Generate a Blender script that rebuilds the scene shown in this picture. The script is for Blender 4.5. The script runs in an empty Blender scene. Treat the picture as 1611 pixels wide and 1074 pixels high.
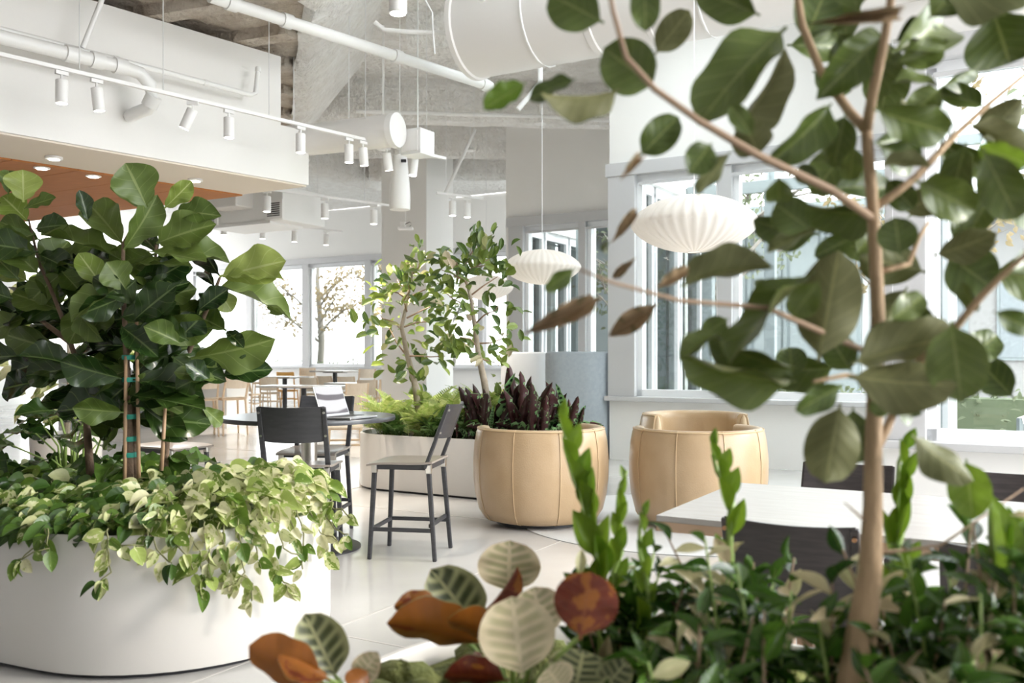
import bpy, math, random
from mathutils import Vector, Matrix, noise as mnoise
random.seed(7)
R = random.Random(11)
PI = math.pi
rad = math.radians
SC = bpy.context.scene
COL = SC.collection
# ---------------------------------------------------------------- camera, light
F, CX, HY, H = 1450.0, 805.5, 560.0, 1.35          # focal length in px of a 1611 px frame, eye height
cd = bpy.data.cameras.new('camera'); cam = bpy.data.objects.new('camera', cd); COL.objects.link(cam)
cam.location = (0, 0, H); cam.rotation_euler = (PI/2, 0, 0)
cd.lens = F/1611*36; cd.sensor_width = 36; cd.shift_y = (HY-537)/1611
cd.clip_start = 0.05; cd.clip_end = 300
cd.dof.use_dof = True; cd.dof.focus_distance = 6.4; cd.dof.aperture_fstop = 2.8
SC.camera = cam
w = bpy.data.worlds.new('sky'); SC.world = w; w.use_nodes = True
wb = w.node_tree.nodes['Background']; wb.inputs[0].default_value = (0.965, 0.985, 1.0, 1); wb.inputs[1].default_value = 5.0
sd = bpy.data.lights.new('sun', 'SUN'); sd.energy = 1.0; sd.angle = rad(7); sd.color = (1.0, 0.93, 0.82)
sun = bpy.data.objects.new('sun', sd); COL.objects.link(sun)
sun.rotation_euler = Vector((-0.90, 0.10, -0.42)).to_track_quat('-Z', 'Y').to_euler()
SC.view_settings.view_transform = 'Standard'; SC.view_settings.look = 'None'
SC.view_settings.gamma = 1; SC.view_settings.use_curve_mapping = False
SC.view_settings.exposure = 1.03

# ---------------------------------------------------------------- survey helpers
def W(px, py, d):                                   # a point d metres ahead seen at (px, py)
    return Vector(((px-CX)/F*d, d, H-(py-HY)/F*d))
def X(px, d): return (px-CX)/F*d
U = Vector((math.cos(rad(30)), -math.sin(rad(30)), 0)); V = Vector((math.sin(rad(30)), math.cos(rad(30)), 0))
ROT = rad(-30)                                      # the building's grid

# ---------------------------------------------------------------- mesh builder
class MB:
    def __init__(s): s.v=[]; s.f=[]; s.m=[]; s.uv=[]
    def add(s, vs, fs, mi=0, uv=None):
        b=len(s.v); s.v += [tuple(p) for p in vs]
        s.uv += uv if uv else [(0.5,0.5)]*len(vs)
        for f in fs: s.f.append(tuple(i+b for i in f)); s.m.append(mi)
        return s
    def box(s, c, d, rz=0, mi=0):
        x,y,z=d[0]/2,d[1]/2,d[2]/2; q=Matrix.Rotation(rz,3,'Z'); c=Vector(c)
        vs=[c+q@Vector((a*x,b*y,e*z)) for e in(-1,1) for b in(-1,1) for a in(-1,1)]
        return s.add(vs,[(0,2,3,1),(4,5,7,6),(0,1,5,4),(2,6,7,3),(0,4,6,2),(1,3,7,5)],mi)
    def bar(s, p, q, w, h=None, mi=0, w2=None, h2=None, up=(0,0,1)):
        h=h or w; w2=w2 or w; h2=h2 or h
        p=Vector(p); q=Vector(q); t=(q-p).normalized(); up=Vector(up)
        if abs(t.dot(up))>.97: up=Vector((0,1,0))
        a=t.cross(up).normalized(); b=a.cross(t)
        vs=[]
        for c,ww,hh in((p,w,h),(q,w2,h2)):
            vs+=[c-a*ww/2-b*hh/2,c+a*ww/2-b*hh/2,c+a*ww/2+b*hh/2,c-a*ww/2+b*hh/2]
        return s.add(vs,[(3,2,1,0),(4,5,6,7),(0,1,5,4),(1,2,6,5),(2,3,7,6),(3,0,4,7)],mi)
    def tube(s, pts, rs, n=8, mi=0, cap=True):
        pts=[Vector(p) for p in pts]; k=len(pts)
        if not isinstance(rs,(list,tuple)): rs=[rs]*k
        ref=Vector((0,0,1)) if abs((pts[-1]-pts[0]).normalized().z)<.9 else Vector((0,1,0))
        vs=[]; uv=[]
        for i,p in enumerate(pts):
            t=(pts[min(i+1,k-1)]-pts[max(i-1,0)]).normalized()
            a=t.cross(ref).normalized(); b=a.cross(t)
            for j in range(n):
                g=2*PI*j/n; vs.append(p+(a*math.cos(g)+b*math.sin(g))*rs[i]); uv.append((j/n,i/(k-1)))
        fs=[(i*n+j,i*n+(j+1)%n,(i+1)*n+(j+1)%n,(i+1)*n+j) for i in range(k-1) for j in range(n)]
        if cap: fs+=[tuple(range(n))[::-1],tuple((k-1)*n+j for j in range(n))]
        return s.add(vs,fs,mi,uv)
    def lathe(s, prof, n=24, c=(0,0,0), mi=0):
        vs=[]; k=len(prof)
        for r,z in prof:
            for j in range(n):
                g=2*PI*j/n; vs.append((c[0]+r*math.cos(g),c[1]+r*math.sin(g),c[2]+z))
        fs=[(i*n+j,i*n+(j+1)%n,(i+1)*n+(j+1)%n,(i+1)*n+j) for i in range(k-1) for j in range(n)]
        fs+=[tuple(range(n))[::-1],tuple((k-1)*n+j for j in range(n))]
        return s.add(vs,fs,mi)
    def prism(s, out, z0, z1, mi=0):
        n=len(out); vs=[(p[0],p[1],z0) for p in out]+[(p[0],p[1],z1) for p in out]
        fs=[tuple(range(n))[::-1],tuple(range(n,2*n))]+[(i,(i+1)%n,n+(i+1)%n,n+i) for i in range(n)]
        return s.add(vs,fs,mi)
    def blob(s, c, r, n=8, mi=0, amp=.12, sq=(1,1,1), fr=2.0, seed=0):
        vs=[]; k=max(4,n//2+1); c=Vector(c)
        for i in range(k+1):
            th=PI*i/k
            for j in range(n):
                g=2*PI*j/n; d=Vector((math.sin(th)*math.cos(g),math.sin(th)*math.sin(g),math.cos(th)))
                q=r*(1+amp*2*mnoise.noise(d*fr+Vector((seed,seed*.7,0))))
                vs.append(c+Vector((d.x*sq[0],d.y*sq[1],d.z*sq[2]))*q)
        fs=[(i*n+j,(i+1)*n+j,(i+1)*n+(j+1)%n,i*n+(j+1)%n) for i in range(k) for j in range(n)]
        return s.add(vs,fs,mi)
    def mesh(s, name, mats, smooth=35):
        me=bpy.data.meshes.new(name); me.from_pydata(s.v,[],s.f)
        for m in (mats if isinstance(mats,(list,tuple)) else [mats]): me.materials.append(m)
        me.polygons.foreach_set('material_index',s.m)
        ul=me.uv_layers.new(name='UVMap'); li=[0]*len(me.loops); me.loops.foreach_get('vertex_index',li)
        ul.data.foreach_set('uv',[c for i in li for c in s.uv[i]])
        if smooth:
            me.polygons.foreach_set('use_smooth',[True]*len(s.f))
            if smooth<180: me.set_sharp_from_angle(angle=rad(smooth))
        me.update(); return me
    def build(s, name, mats, parent=None, smooth=35, bevel=0, kind=None):
        o=bpy.data.objects.new(name, s.mesh(name,mats,smooth)); COL.objects.link(o); o.parent=parent
        if bevel:
            b=o.modifiers.new('bevel','BEVEL'); b.width=bevel; b.segments=2; b.limit_method='ANGLE'
        if kind: o['kind']=kind
        return o
def obj(name, me, parent=None, mat=None):
    o=bpy.data.objects.new(name,me); COL.objects.link(o); o.parent=parent
    if mat is not None: o.matrix_basis=mat
    return o
def tag(o, label, cat, group=None, kind=None):
    o['label']=label; o['category']=cat
    if group: o['group']=group
    if kind: o['kind']=kind
    return o
def thing(name, label, cat, loc=(0,0,0), rz=0, group=None):
    o=bpy.data.objects.new(name,None); COL.objects.link(o); o.location=loc; o.rotation_euler=(0,0,rz)
    o.empty_display_size=.1
    return tag(o,label,cat,group)
def struct(o, label=None):
    o['kind']='structure'
    if label: o['label']=label
    return o
def sempty(name, loc=(0,0,0), rz=0, label=None):
    o=bpy.data.objects.new(name,None); COL.objects.link(o); o.location=loc; o.rotation_euler=(0,0,rz); return struct(o,label)
def dup(root, loc, rz, label, group=None):
    r=root.copy(); COL.objects.link(r); r.location=loc; r.rotation_euler=(0,0,rz); r['label']=label
    if group: r['group']=group
    for ch in list(root.children):
        c=ch.copy(); COL.objects.link(c); c.parent=r
        for g in list(ch.children):
            d=g.copy(); COL.objects.link(d); d.parent=c
    return r

# ---------------------------------------------------------------- materials
def nodes(name):
    m=bpy.data.materials.new(name); m.use_nodes=True; nt=m.node_tree
    return m, nt, nt.nodes, nt.links, nt.nodes['Principled BSDF']
def pbr(name, col, rough=.5, metal=0, var=None, bump=None, emit=None, stretch=None, trans=0, coat=0):
    m,nt,N,L,P=nodes(name)
    P.inputs['Base Color'].default_value=(*col,1); P.inputs['Roughness'].default_value=rough; P.inputs['Metallic'].default_value=metal
    if coat: P.inputs['Coat Weight'].default_value=coat
    tc=N.new('ShaderNodeTexCoord'); mp=N.new('ShaderNodeMapping'); L.new(tc.outputs['Object'],mp.inputs[0])
    if stretch: mp.inputs['Scale'].default_value=stretch
    if var:
        col2,sc=var; nz=N.new('ShaderNodeTexNoise'); nz.inputs['Scale'].default_value=sc; nz.inputs['Detail'].default_value=5
        L.new(mp.outputs[0],nz.inputs['Vector'])
        rp=N.new('ShaderNodeMapRange'); rp.inputs[1].default_value=.35; rp.inputs[2].default_value=.65; L.new(nz.outputs[0],rp.inputs[0])
        mx=N.new('ShaderNodeMix'); mx.data_type='RGBA'; mx.inputs[6].default_value=(*col,1); mx.inputs[7].default_value=(*col2,1)
        L.new(rp.outputs[0],mx.inputs[0]); L.new(mx.outputs[2],P.inputs['Base Color'])
    if bump:
        sc,st=bump[:2]; nz=N.new('ShaderNodeTexNoise'); nz.inputs['Scale'].default_value=sc; nz.inputs['Detail'].default_value=6
        L.new(mp.outputs[0],nz.inputs['Vector']); b=N.new('ShaderNodeBump'); b.inputs['Strength'].default_value=st; b.inputs['Distance'].default_value=bump[2] if len(bump)>2 else .02
        L.new(nz.outputs[0],b.inputs['Height']); L.new(b.outputs[0],P.inputs['Normal'])
    if emit:
        P.inputs['Emission Color'].default_value=(*emit[0],1); P.inputs['Emission Strength'].default_value=emit[1]
    if trans:
        t=N.new('ShaderNodeBsdfTranslucent'); t.inputs[0].default_value=(*col,1); ms=N.new('ShaderNodeMixShader'); ms.inputs[0].default_value=trans
        L.new(P.outputs[0],ms.inputs[1]); L.new(t.outputs[0],ms.inputs[2]); L.new(ms.outputs[0],N['Material Output'].inputs[0])
    return m
def mth(nt, op, a, b=None, c=None):
    n=nt.nodes.new('ShaderNodeMath'); n.operation=op
    for i,x in enumerate((a,b,c)):
        if x is None: continue
        if isinstance(x,(int,float)): n.inputs[i].default_value=x
        else: nt.links.new(x,n.inputs[i])
    return n.outputs[0]
def mixc(nt, f, a, b):
    n=nt.nodes.new('ShaderNodeMix'); n.data_type='RGBA'
    for i,x in ((0,f),(6,a),(7,b)):
        if isinstance(x,(int,float)): n.inputs[i].default_value=x
        elif isinstance(x,tuple): n.inputs[i].default_value=(*x,1)
        else: nt.links.new(x,n.inputs[i])
    return n.outputs[2]
def leafmat(name, a, b, vein, freq=7, slope=2.0, veinw=.10, veinamt=.7, rough=.38, trans=.22, tcol=None, mode='plain', cream=(.75,.72,.5), thr=.5, vscale=3.0):
    """leaf blade: uv u across (0..1), v along; midrib, side veins, per-leaf tone; 'mottle' variegated, 'feather' painted calathea"""
    m,nt,N,L,P=nodes(name)
    uvn=N.new('ShaderNodeUVMap'); sp=N.new('ShaderNodeSeparateXYZ'); L.new(uvn.outputs[0],sp.inputs[0])
    au=mth(nt,'ABSOLUTE',mth(nt,'MULTIPLY_ADD',sp.outputs[0],2,-1)); v=sp.outputs[1]
    oi=N.new('ShaderNodeObjectInfo'); ge=N.new('ShaderNodeNewGeometry')
    rnd=mth(nt,'FRACT',mth(nt,'ADD',oi.outputs['Random'],ge.outputs['Random Per Island']))
    fr=mth(nt,'FRACT',mth(nt,'SUBTRACT',mth(nt,'MULTIPLY',v,freq),mth(nt,'MULTIPLY',au,slope)))
    tri=mth(nt,'MULTIPLY',mth(nt,'ABSOLUTE',mth(nt,'SUBTRACT',fr,.5)),2)           # 1 at the vein, 0 between
    side=mth(nt,'GREATER_THAN',tri,1-veinw)
    mid=mth(nt,'LESS_THAN',au,.055)
    vm=mth(nt,'MULTIPLY',mth(nt,'MAXIMUM',mth(nt,'MULTIPLY',side,.55),mid),veinamt)
    nz=N.new('ShaderNodeTexNoise'); nz.inputs['Scale'].default_value=vscale; nz.inputs['Detail'].default_value=3; nz.noise_dimensions='4D'
    L.new(uvn.outputs[0],nz.inputs['Vector']); L.new(mth(nt,'MULTIPLY',rnd,37.0),nz.inputs['W'])
    c=mixc(nt,rnd,a,b)
    if mode=='mottle':
        k=mth(nt,'GREATER_THAN',mth(nt,'ADD',nz.outputs[0],mth(nt,'MULTIPLY',mth(nt,'SUBTRACT',rnd,.5),.35)),thr)
        c=mixc(nt,k,c,cream)
    elif mode=='feather':
        zone=mth(nt,'MULTIPLY',mth(nt,'LESS_THAN',au,.80),mth(nt,'GREATER_THAN',au,.10))
        ms_=N.new('ShaderNodeMapRange'); ms_.interpolation_type='SMOOTHSTEP'; L.new(tri,ms_.inputs[0]); ms_.inputs[1].default_value=.25; ms_.inputs[2].default_value=.95; ms_.inputs[3].default_value=1; ms_.inputs[4].default_value=0
        zs=N.new('ShaderNodeMapRange'); zs.interpolation_type='SMOOTHSTEP'; L.new(au,zs.inputs[0]); zs.inputs[1].default_value=.92; zs.inputs[2].default_value=.62
        k=mth(nt,'MULTIPLY',mth(nt,'MULTIPLY',zs.outputs[0],mth(nt,'GREATER_THAN',au,.07)),mth(nt,'MULTIPLY',ms_.outputs[0],mth(nt,'MULTIPLY_ADD',nz.outputs[0],.8,.5)))
        c=mixc(nt,k,cream,c)
    elif mode=='rattle':
        zone=mth(nt,'LESS_THAN',mth(nt,'ABSOLUTE',mth(nt,'SUBTRACT',au,.42)),.26)
        k=mth(nt,'MULTIPLY',zone,mth(nt,'LESS_THAN',tri,.45)); c=mixc(nt,k,c,cream)
    c=mixc(nt,vm,c,vein)
    hs=N.new('ShaderNodeHueSaturation'); L.new(c,hs.inputs['Color']); L.new(mth(nt,'MULTIPLY_ADD',nz.outputs[0],.6,.7),hs.inputs['Value'])
    L.new(hs.outputs[0],P.inputs['Base Color']); P.inputs['Roughness'].default_value=rough
    bp=N.new('ShaderNodeBump'); bp.inputs['Strength'].default_value=.09; bp.inputs['Distance'].default_value=.01
    L.new(mth(nt,'MAXIMUM',mth(nt,'MULTIPLY',tri,.6),mid),bp.inputs['Height']); L.new(bp.outputs[0],P.inputs['Normal'])
    t=N.new('ShaderNodeBsdfTranslucent')
    if tcol: t.inputs[0].default_value=(*tcol,1)
    else: L.new(hs.outputs[0],t.inputs[0])
    ms=N.new('ShaderNodeMixShader'); ms.inputs[0].default_value=trans
    L.new(P.outputs[0],ms.inputs[1]); L.new(t.outputs[0],ms.inputs[2]); L.new(ms.outputs[0],N['Material Output'].inputs[0])
    return m
def glassmat(name):
    m,nt,N,L,P=nodes(name); N.remove(P)
    t=N.new('ShaderNodeBsdfTransparent'); t.inputs[0].default_value=(.73,.755,.755,1); g=N.new('ShaderNodeBsdfGlossy'); g.inputs['Roughness'].default_value=.02
    ms=N.new('ShaderNodeMixShader'); ms.inputs[0].default_value=.035; L.new(t.outputs[0],ms.inputs[1]); L.new(g.outputs[0],ms.inputs[2]); L.new(ms.outputs[0],N['Material Output'].inputs[0])
    return m
M={}
M['wall']=pbr('painted wall',(.87,.86,.84),.8,bump=(60,.03))
M['trim']=pbr('grey window casing',(.56,.56,.57),.5)
M['white_frame']=pbr('white window frame',(.86,.87,.89),.35)
M['glass']=glassmat('window glass')
M['floor']=pbr('polished concrete',(.56,.55,.54),.14,var=((.48,.47,.455),.9),bump=(3,.01))
M['joint']=pbr('floor joint filler',(.47,.45,.43),.5)
M['spray']=pbr('sprayed ceiling foam',(.86,.85,.83),.95,var=((.78,.76,.73),5),bump=(13,1.0,.09))
M['deck']=pbr('sprayed steel deck',(.62,.56,.49),.95,var=((.45,.38,.31),3),bump=(13,1.0,.08))
M['pipe']=pbr('white painted pipe',(.86,.86,.85),.35)
M['duct']=pbr('white painted duct',(.80,.78,.76),.45)
M['soffit']=pbr('soffit underside paint',(.80,.72,.63),.8)
M['orange']=pbr('orange timber ceiling board',(.50,.19,.05),.7,var=((.43,.16,.04),6),stretch=(1,8,1))
M['slot']=pbr('dark ceiling slot',(.05,.03,.02),.8)
M['fixture']=pbr('white lamp housing',(.88,.87,.86),.35)
M['black']=pbr('black metal',(.022,.022,.025),.4)
M['lampglow']=pbr('lamp lens',(1,1,1),.4,emit=((1,.93,.82),9))
M['cable']=pbr('pale cable',(.8,.8,.8),.5)
M['planter']=pbr('cream planter lacquer',(.64,.615,.585),.3)
M['kick']=pbr('planter toe kick',(.03,.03,.035),.6)
M['soil']=pbr('dark potting soil',(.055,.045,.028),.95,var=((.10,.09,.04),12),bump=(40,1))
M['moss']=pbr('green cushion moss',(.085,.10,.022),.95,var=((.17,.18,.05),18),bump=(45,1))
M['leather']=pbr('tan leather',(.52,.375,.235),.30,var=((.43,.30,.17),2.2),bump=(90,.08))
M['seam']=pbr('leather piping',(.60,.44,.26),.5)
M['leather_in']=pbr('leather of the seat',(.56,.43,.29),.45,var=((.58,.42,.25),2.5))
M['charcoal']=pbr('charcoal stained wood',(.030,.031,.036),.42,var=((.045,.045,.05),9),stretch=(1,1,6))
M['stoolseat']=pbr('grey brown seat laminate',(.30,.26,.23),.28)
M['chairblack']=pbr('black brown stained oak',(.040,.033,.035),.38,var=((.06,.05,.05),10),stretch=(1,1,8))
M['nickel']=pbr('satin nickel',(.62,.60,.57),.28,1)
M['copper']=pbr('copper rivet',(.7,.38,.25),.3,1)
M['tabledark']=pbr('charcoal table top',(.065,.068,.075),.28)
M['oak']=pbr('pale oak',(.76,.58,.40),.45,var=((.68,.50,.33),7),stretch=(1,6,1))
M['oakback']=pbr('pale oak veneer',(.80,.69,.56),.45,var=((.74,.62,.48),6),stretch=(6,1,1))
M['honey']=pbr('honey orange wood',(.72,.38,.10),.45)
M['whitewash']=pbr('whitened oak top',(.50,.475,.45),.26,var=((.46,.43,.405),4),stretch=(1,7,1))
M['oakedge']=pbr('oak table edge',(.60,.42,.29),.45,var=((.52,.35,.23),7),stretch=(1,8,1))
M['granite']=pbr('speckled grey terrazzo',(.62,.62,.63),.35,var=((.42,.42,.44),70))
M['felt']=pbr('blue grey felt',(.34,.38,.42),.9,var=((.38,.42,.45),20),bump=(150,.2))
M['felt_light']=pbr('pale grey felt',(.50,.52,.54),.9,bump=(150,.2))
M['rug']=pbr('pale woven rug',(.62,.62,.62),.95,bump=(200,.5))
M['alu']=pbr('laptop aluminium',(.52,.52,.54),.3,.9)
M['keys']=pbr('laptop keys',(.03,.03,.03),.5)
M['shade']=pbr('white lamp skin',(.64,.625,.60),.6,emit=((1,.95,.88),.04),trans=.22)
M['rib']=pbr('lamp wire ribs',(.60,.58,.55),.5)
M['bark']=pbr('pale tan bark',(.42,.29,.17),.75,var=((.31,.21,.125),9),bump=(40,.5),stretch=(1,1,.4))
M['barkgrey']=pbr('grey bark',(.42,.36,.29),.8,var=((.34,.28,.21),9),bump=(40,.4))
M['barkdark']=pbr('brown fig bark',(.20,.13,.085),.8,var=((.13,.085,.055),9),bump=(40,.5))
M['twig']=pbr('brown twig',(.30,.20,.13),.7)
M['stake']=pbr('bamboo stake',(.42,.27,.16),.6)
M['tie']=pbr('green plant tie',(.02,.30,.22),.5)
M['vine']=pbr('vine stem',(.20,.20,.09),.6)
M['stemg']=pbr('green stem',(.28,.40,.10),.5)
# leaves
LM={}
LM['ficus']=leafmat('banyan leaf top',(.070,.112,.020),(.125,.170,.036),(.25,.29,.09),6,1.6,rough=.33,trans=.12)
LM['ficus_under']=leafmat('banyan leaf underside',(.115,.132,.042),(.175,.172,.070),(.29,.29,.12),6,1.6,rough=.55,trans=.12)
LM['ficus_lime']=leafmat('young banyan leaf',(.09,.16,.012),(.13,.20,.018),(.22,.28,.07),6,1.6,trans=.4)
LM['ficus_dry']=leafmat('drying banyan leaf',(.46,.33,.20),(.36,.25,.14),(.50,.38,.24),6,1.6,rough=.7,trans=.15)
LM['fiddle']=leafmat('fiddle fig leaf top',(.013,.033,.008),(.034,.066,.012),(.15,.21,.07),5,1.3,.05,rough=.24,trans=.12)
LM['fiddle_light']=leafmat('fiddle fig leaf pale side',(.15,.22,.03),(.30,.36,.09),(.46,.50,.22),5,1.3,.06,rough=.4,trans=.3)
LM['fiddle_under']=leafmat('fiddle fig leaf underside',(.062,.105,.016),(.115,.165,.03),(.24,.29,.10),5,1.3,.06,rough=.45,trans=.2)
LM['pothos']=leafmat('pothos leaf variegated',(.085,.17,.018),(.23,.31,.05),(.34,.42,.14),5,1.2,.05,.3,.35,.3,mode='mottle',cream=(.56,.58,.30),thr=.54)
LM['pothos_pale']=leafmat('pothos leaf cream green',(.30,.39,.09),(.48,.52,.19),(.54,.58,.28),5,1.2,.05,.3,.38,.3,mode='mottle',cream=(.66,.64,.40),thr=.50)
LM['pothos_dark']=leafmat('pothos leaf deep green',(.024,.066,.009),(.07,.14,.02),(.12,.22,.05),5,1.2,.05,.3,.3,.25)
LM['tree']=leafmat('small ficus leaf',(.034,.082,.016),(.23,.30,.05),(.27,.35,.12),6,1.5,.08,.6,.3,.25)
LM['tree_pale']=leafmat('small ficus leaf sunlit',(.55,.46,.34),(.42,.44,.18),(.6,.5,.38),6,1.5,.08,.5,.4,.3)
LM['fern']=leafmat('fern pinna',(.28,.42,.07),(.62,.66,.28),(.5,.58,.2),8,1,.02,.2,.5,.3)
LM['fern_dark']=leafmat('dark fern pinna',(.030,.085,.015),(.09,.16,.035),(.12,.2,.06),8,1,.02,.2,.5,.25)
LM['rattle']=leafmat('rattlesnake leaf top',(.15,.32,.12),(.27,.45,.20),(.40,.54,.30),13,.6,.05,.4,.3,.15,mode='rattle',cream=(.008,.03,.010))
LM['burgundy']=leafmat('burgundy leaf underside',(.028,.009,.010),(.062,.015,.017),(.10,.03,.028),13,.6,.1,.5,.5,.12)
LM['rose']=leafmat('rose painted leaf top',(.035,.05,.018),(.06,.075,.028),(.48,.46,.24),6,1.1,.05,.7,.4,.1,mode='feather',cream=(.36,.37,.19))
LM['rose_pale']=leafmat('rose painted leaf pale top',(.44,.40,.23),(.28,.28,.14),(.66,.58,.40),7,1.1,.06,.7,.4,.1,mode='feather',cream=(.66,.57,.39))
LM['rust']=leafmat('rust red leaf underside',(.13,.018,.010),(.22,.040,.012),(.32,.11,.03),7,1.1,.12,.6,.35,.22,tcol=(.40,.08,.015),mode='mottle',cream=(.34,.115,.016),thr=.52)
LM['bush']=leafmat('glossy bush leaf',(.014,.048,.007),(.085,.18,.022),(.17,.26,.06),6,1.5,.05,.5,.13,.18)
LM['bush_tan']=leafmat('pale bush leaf',(.55,.44,.28),(.42,.42,.22),(.6,.5,.34),6,1.5,.05,.4,.35,.2)  # tan leaves carry the bright highlights of the bush in their colour
LM['lime']=leafmat('lime shoot leaf',(.10,.19,.012),(.20,.30,.025),(.28,.38,.07),6,1.5,.05,.4,.32,.3)
LM['philo']=leafmat('philodendron leaf',(.018,.05,.010),(.08,.15,.025),(.18,.26,.07),6,1.4,.06,.5,.26,.2)
LM['garden']=leafmat('garden foliage',(.17,.20,.12),(.26,.29,.19),(.3,.3,.2),5,1,.05,.2,.7,.3)
LM['garden_gold']=leafmat('garden autumn foliage',(.34,.25,.13),(.38,.31,.18),(.4,.3,.2),5,1,.05,.2,.7,.3)
# ---------------------------------------------------------------- leaf shapes (unit length along +Y, unit width across X, face +Z)
def pf_oval(t):
    if t<.1: return .03
    s=(t-.1)/.9; return .5*max(0,1-(2*s-1.02)**2)**.56+.012
def pf_fiddle(t):
    if t<.06: return .035
    s=(t-.06)/.94; a=math.sin(PI*min(1,s**1.45))**.75 if s<1 else 0
    return .5*max(a,.58*math.sin(PI*min(1,s/.6))**.6 if s<.6 else 0)+.012
def pf_heart(t):
    if t<.12: return .03
    s=(t-.12)/.88; return .5*(max(0,1-((s-.36)/.37)**2)**.5 if s<.36 else math.cos(PI/2*(s-.36)/.64)**.8)+.01
def pf_lance(t):
    if t<.06: return .05
    s=(t-.06)/.94; return .5*max(0,math.sin(PI*s**.8))**.9+.01
def pf_strap(t):
    if t<.12: return .05
    s=(t-.12)/.88; return .5*max(0,math.sin(PI*s**.75))**.6+.01
def leafmesh(name, pf, mats, nl=8, nw=4, fold=.25, droop=.2, wave=.0, wf=3.0, seed=0, under=False, twist=0.):
    mb=MB(); rr=random.Random(seed); ph=rr.random()*6.28
    vs=[];uv=[]
    for i in range(nl+1):
        t=i/nl; hw=pf(t) if i<nl else .006
        for j in range(nw+1):
            s=-1+2*j/nw
            z=-droop*t*t+fold*hw*abs(s)**1.4+wave*hw*2*(s*s)*math.sin(2*PI*wf*t+ph+(1.7 if s>0 else 0))
            x=s*hw; a=twist*t
            vs.append((x*math.cos(a),t-.06*wave*s*s*math.cos(2*PI*wf*t+ph),z+x*math.sin(a)*.6)); uv.append((j/nw,t))
    k=nw+1
    fs=[(i*k+j,i*k+j+1,(i+1)*k+j+1,(i+1)*k+j) for i in range(nl) for j in range(nw)]
    mb.add(vs,fs,0,uv)
    if under: mb.add([(a,b,c-.012) for a,b,c in vs],[f[::-1] for f in fs],1,uv)
    return mb.mesh(name,mats,180)
LF={}
def mk(key,pf,mats,n=3,**k):
    LF[key]=[leafmesh(key,pf,mats,seed=i*7+len(key),fold=k.get('fold',.25)*(.6+.5*i),droop=k.get('droop',.2)*(.5+.6*i),
             **{a:b for a,b in k.items() if a not in('fold','droop')}) for i in range(n)]
mk('ficus',pf_oval,[LM['ficus'],LM['ficus_under']],4,nl=14,nw=6,fold=.20,droop=.16,wave=.06,wf=1.6,under=True)
mk('ficus_lime',pf_oval,[LM['ficus_lime']],2,nl=14,nw=6,fold=.2,droop=.1,wave=.05)
mk('ficus_dry',pf_lance,[LM['ficus_dry'],LM['ficus_under']],2,nl=12,nw=6,fold=.9,droop=.2,wave=.15,under=True)
for key in ('fiddle','fiddle_light','fiddle_under'):
    mk(key,pf_fiddle,[LM[key]],3,nl=16,nw=6,fold=.26,droop=.16,wave=.055,wf=2.6)
for key in ('pothos','pothos_pale','pothos_dark'):
    mk(key,pf_heart,[LM[key]],3,nl=9,nw=4,fold=.3,droop=.22)
for key in ('tree','tree_pale'):
    mk(key,pf_oval,[LM[key]],3,nl=6,nw=4,fold=.25,droop=.15)
mk('rattle',pf_strap,[LM['rattle'],LM['burgundy']],3,nl=14,nw=4,fold=.3,droop=.16,wave=.07,wf=5,under=True)
mk('rose',pf_oval,[LM['rose'],LM['rust']],3,nl=14,nw=6,fold=.25,droop=.15,wave=.03,wf=2.5,under=True)
mk('rose_pale',pf_oval,[LM['rose_pale'],LM['rust']],3,nl=14,nw=6,fold=.22,droop=.12,wave=.035,wf=2.5,under=True)
mk('bush',pf_lance,[LM['bush']],3,nl=7,nw=4,fold=.3,droop=.2)
mk('bush_tan',pf_lance,[LM['bush_tan']],2,nl=7,nw=4,fold=.3,droop=.2)
mk('lime',pf_lance,[LM['lime']],3,nl=8,nw=4,fold=.35,droop=-.18)
mk('philo',pf_heart,[LM['philo']],3,nl=9,nw=6,fold=.25,droop=.25,wave=.08)
def leafmat4(base, tip, width, face, roll=0.):
    y=tip-base; l=y.length; y=y/l; z=face-y*face.dot(y)
    if z.length<1e-4: z=Vector((0,0,1))-y*y.z
    z.normalize(); x=y.cross(z); q=Matrix((x,y,z)).transposed()@Matrix.Rotation(roll,3,'Y')
    m=q@Matrix.Diagonal((width,l,l)); m=m.to_4x4(); m.translation=base; return m
def leaf(key, root, base, tip, width, face, roll=0., rr=R, name='leaf'):
    m=leafmat4(Vector(base),Vector(tip),width,Vector(face),roll); m.translation-=root.location
    return obj(name, rr.choice(LF[key]), root, m)
def bake(mb, me, m, mi=0):
    mb.add([m@v.co for v in me.vertices],[tuple(p.vertices) for p in me.polygons],mi,None)
    ul=me.uv_layers[0].data; tmp={}
    for lp,u in zip(me.loops,ul): tmp[lp.vertex_index]=(u.uv[0],u.uv[1])
    n=len(me.vertices); mb.uv[-n:]=[tmp.get(i,(.5,.5)) for i in range(n)]
# ================================================================ the room shell
struct(MB().box((-2,9.5,-.06),(30,37,.12)).build('floor',M['floor'],smooth=0))
fl=bpy.data.objects['floor']
mb=MB()
for k in range(-3,4): mb.bar(U*(k*3.05)-V*4+Vector((0,0,.0005)),U*(k*3.05)+V*24+Vector((0,0,.0005)),.012,.002)
for k in range(-1,8): mb.bar(V*(k*3.05+.4)-U*16+Vector((0,0,.0005)),V*(k*3.05+.4)+U*9+Vector((0,0,.0005)),.012,.002)
mb.build('floor_joint',M['joint'],fl,0)
struct(MB().box((0,20,-.16),(160,160,.06)).build('ground_outside',pbr('pale paving outside',(.28,.28,.27),.8,var=((.24,.24,.23),.6)),smooth=0),'pale paved ground outside the windows')
CZ=5.6
ADDED_ROOF_LIGHT=[(.2,2.6,5.2,11.0)]                                          # unseen roof light added to brighten the lounge; the roof follows the stepped facade
mb=MB()
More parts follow.
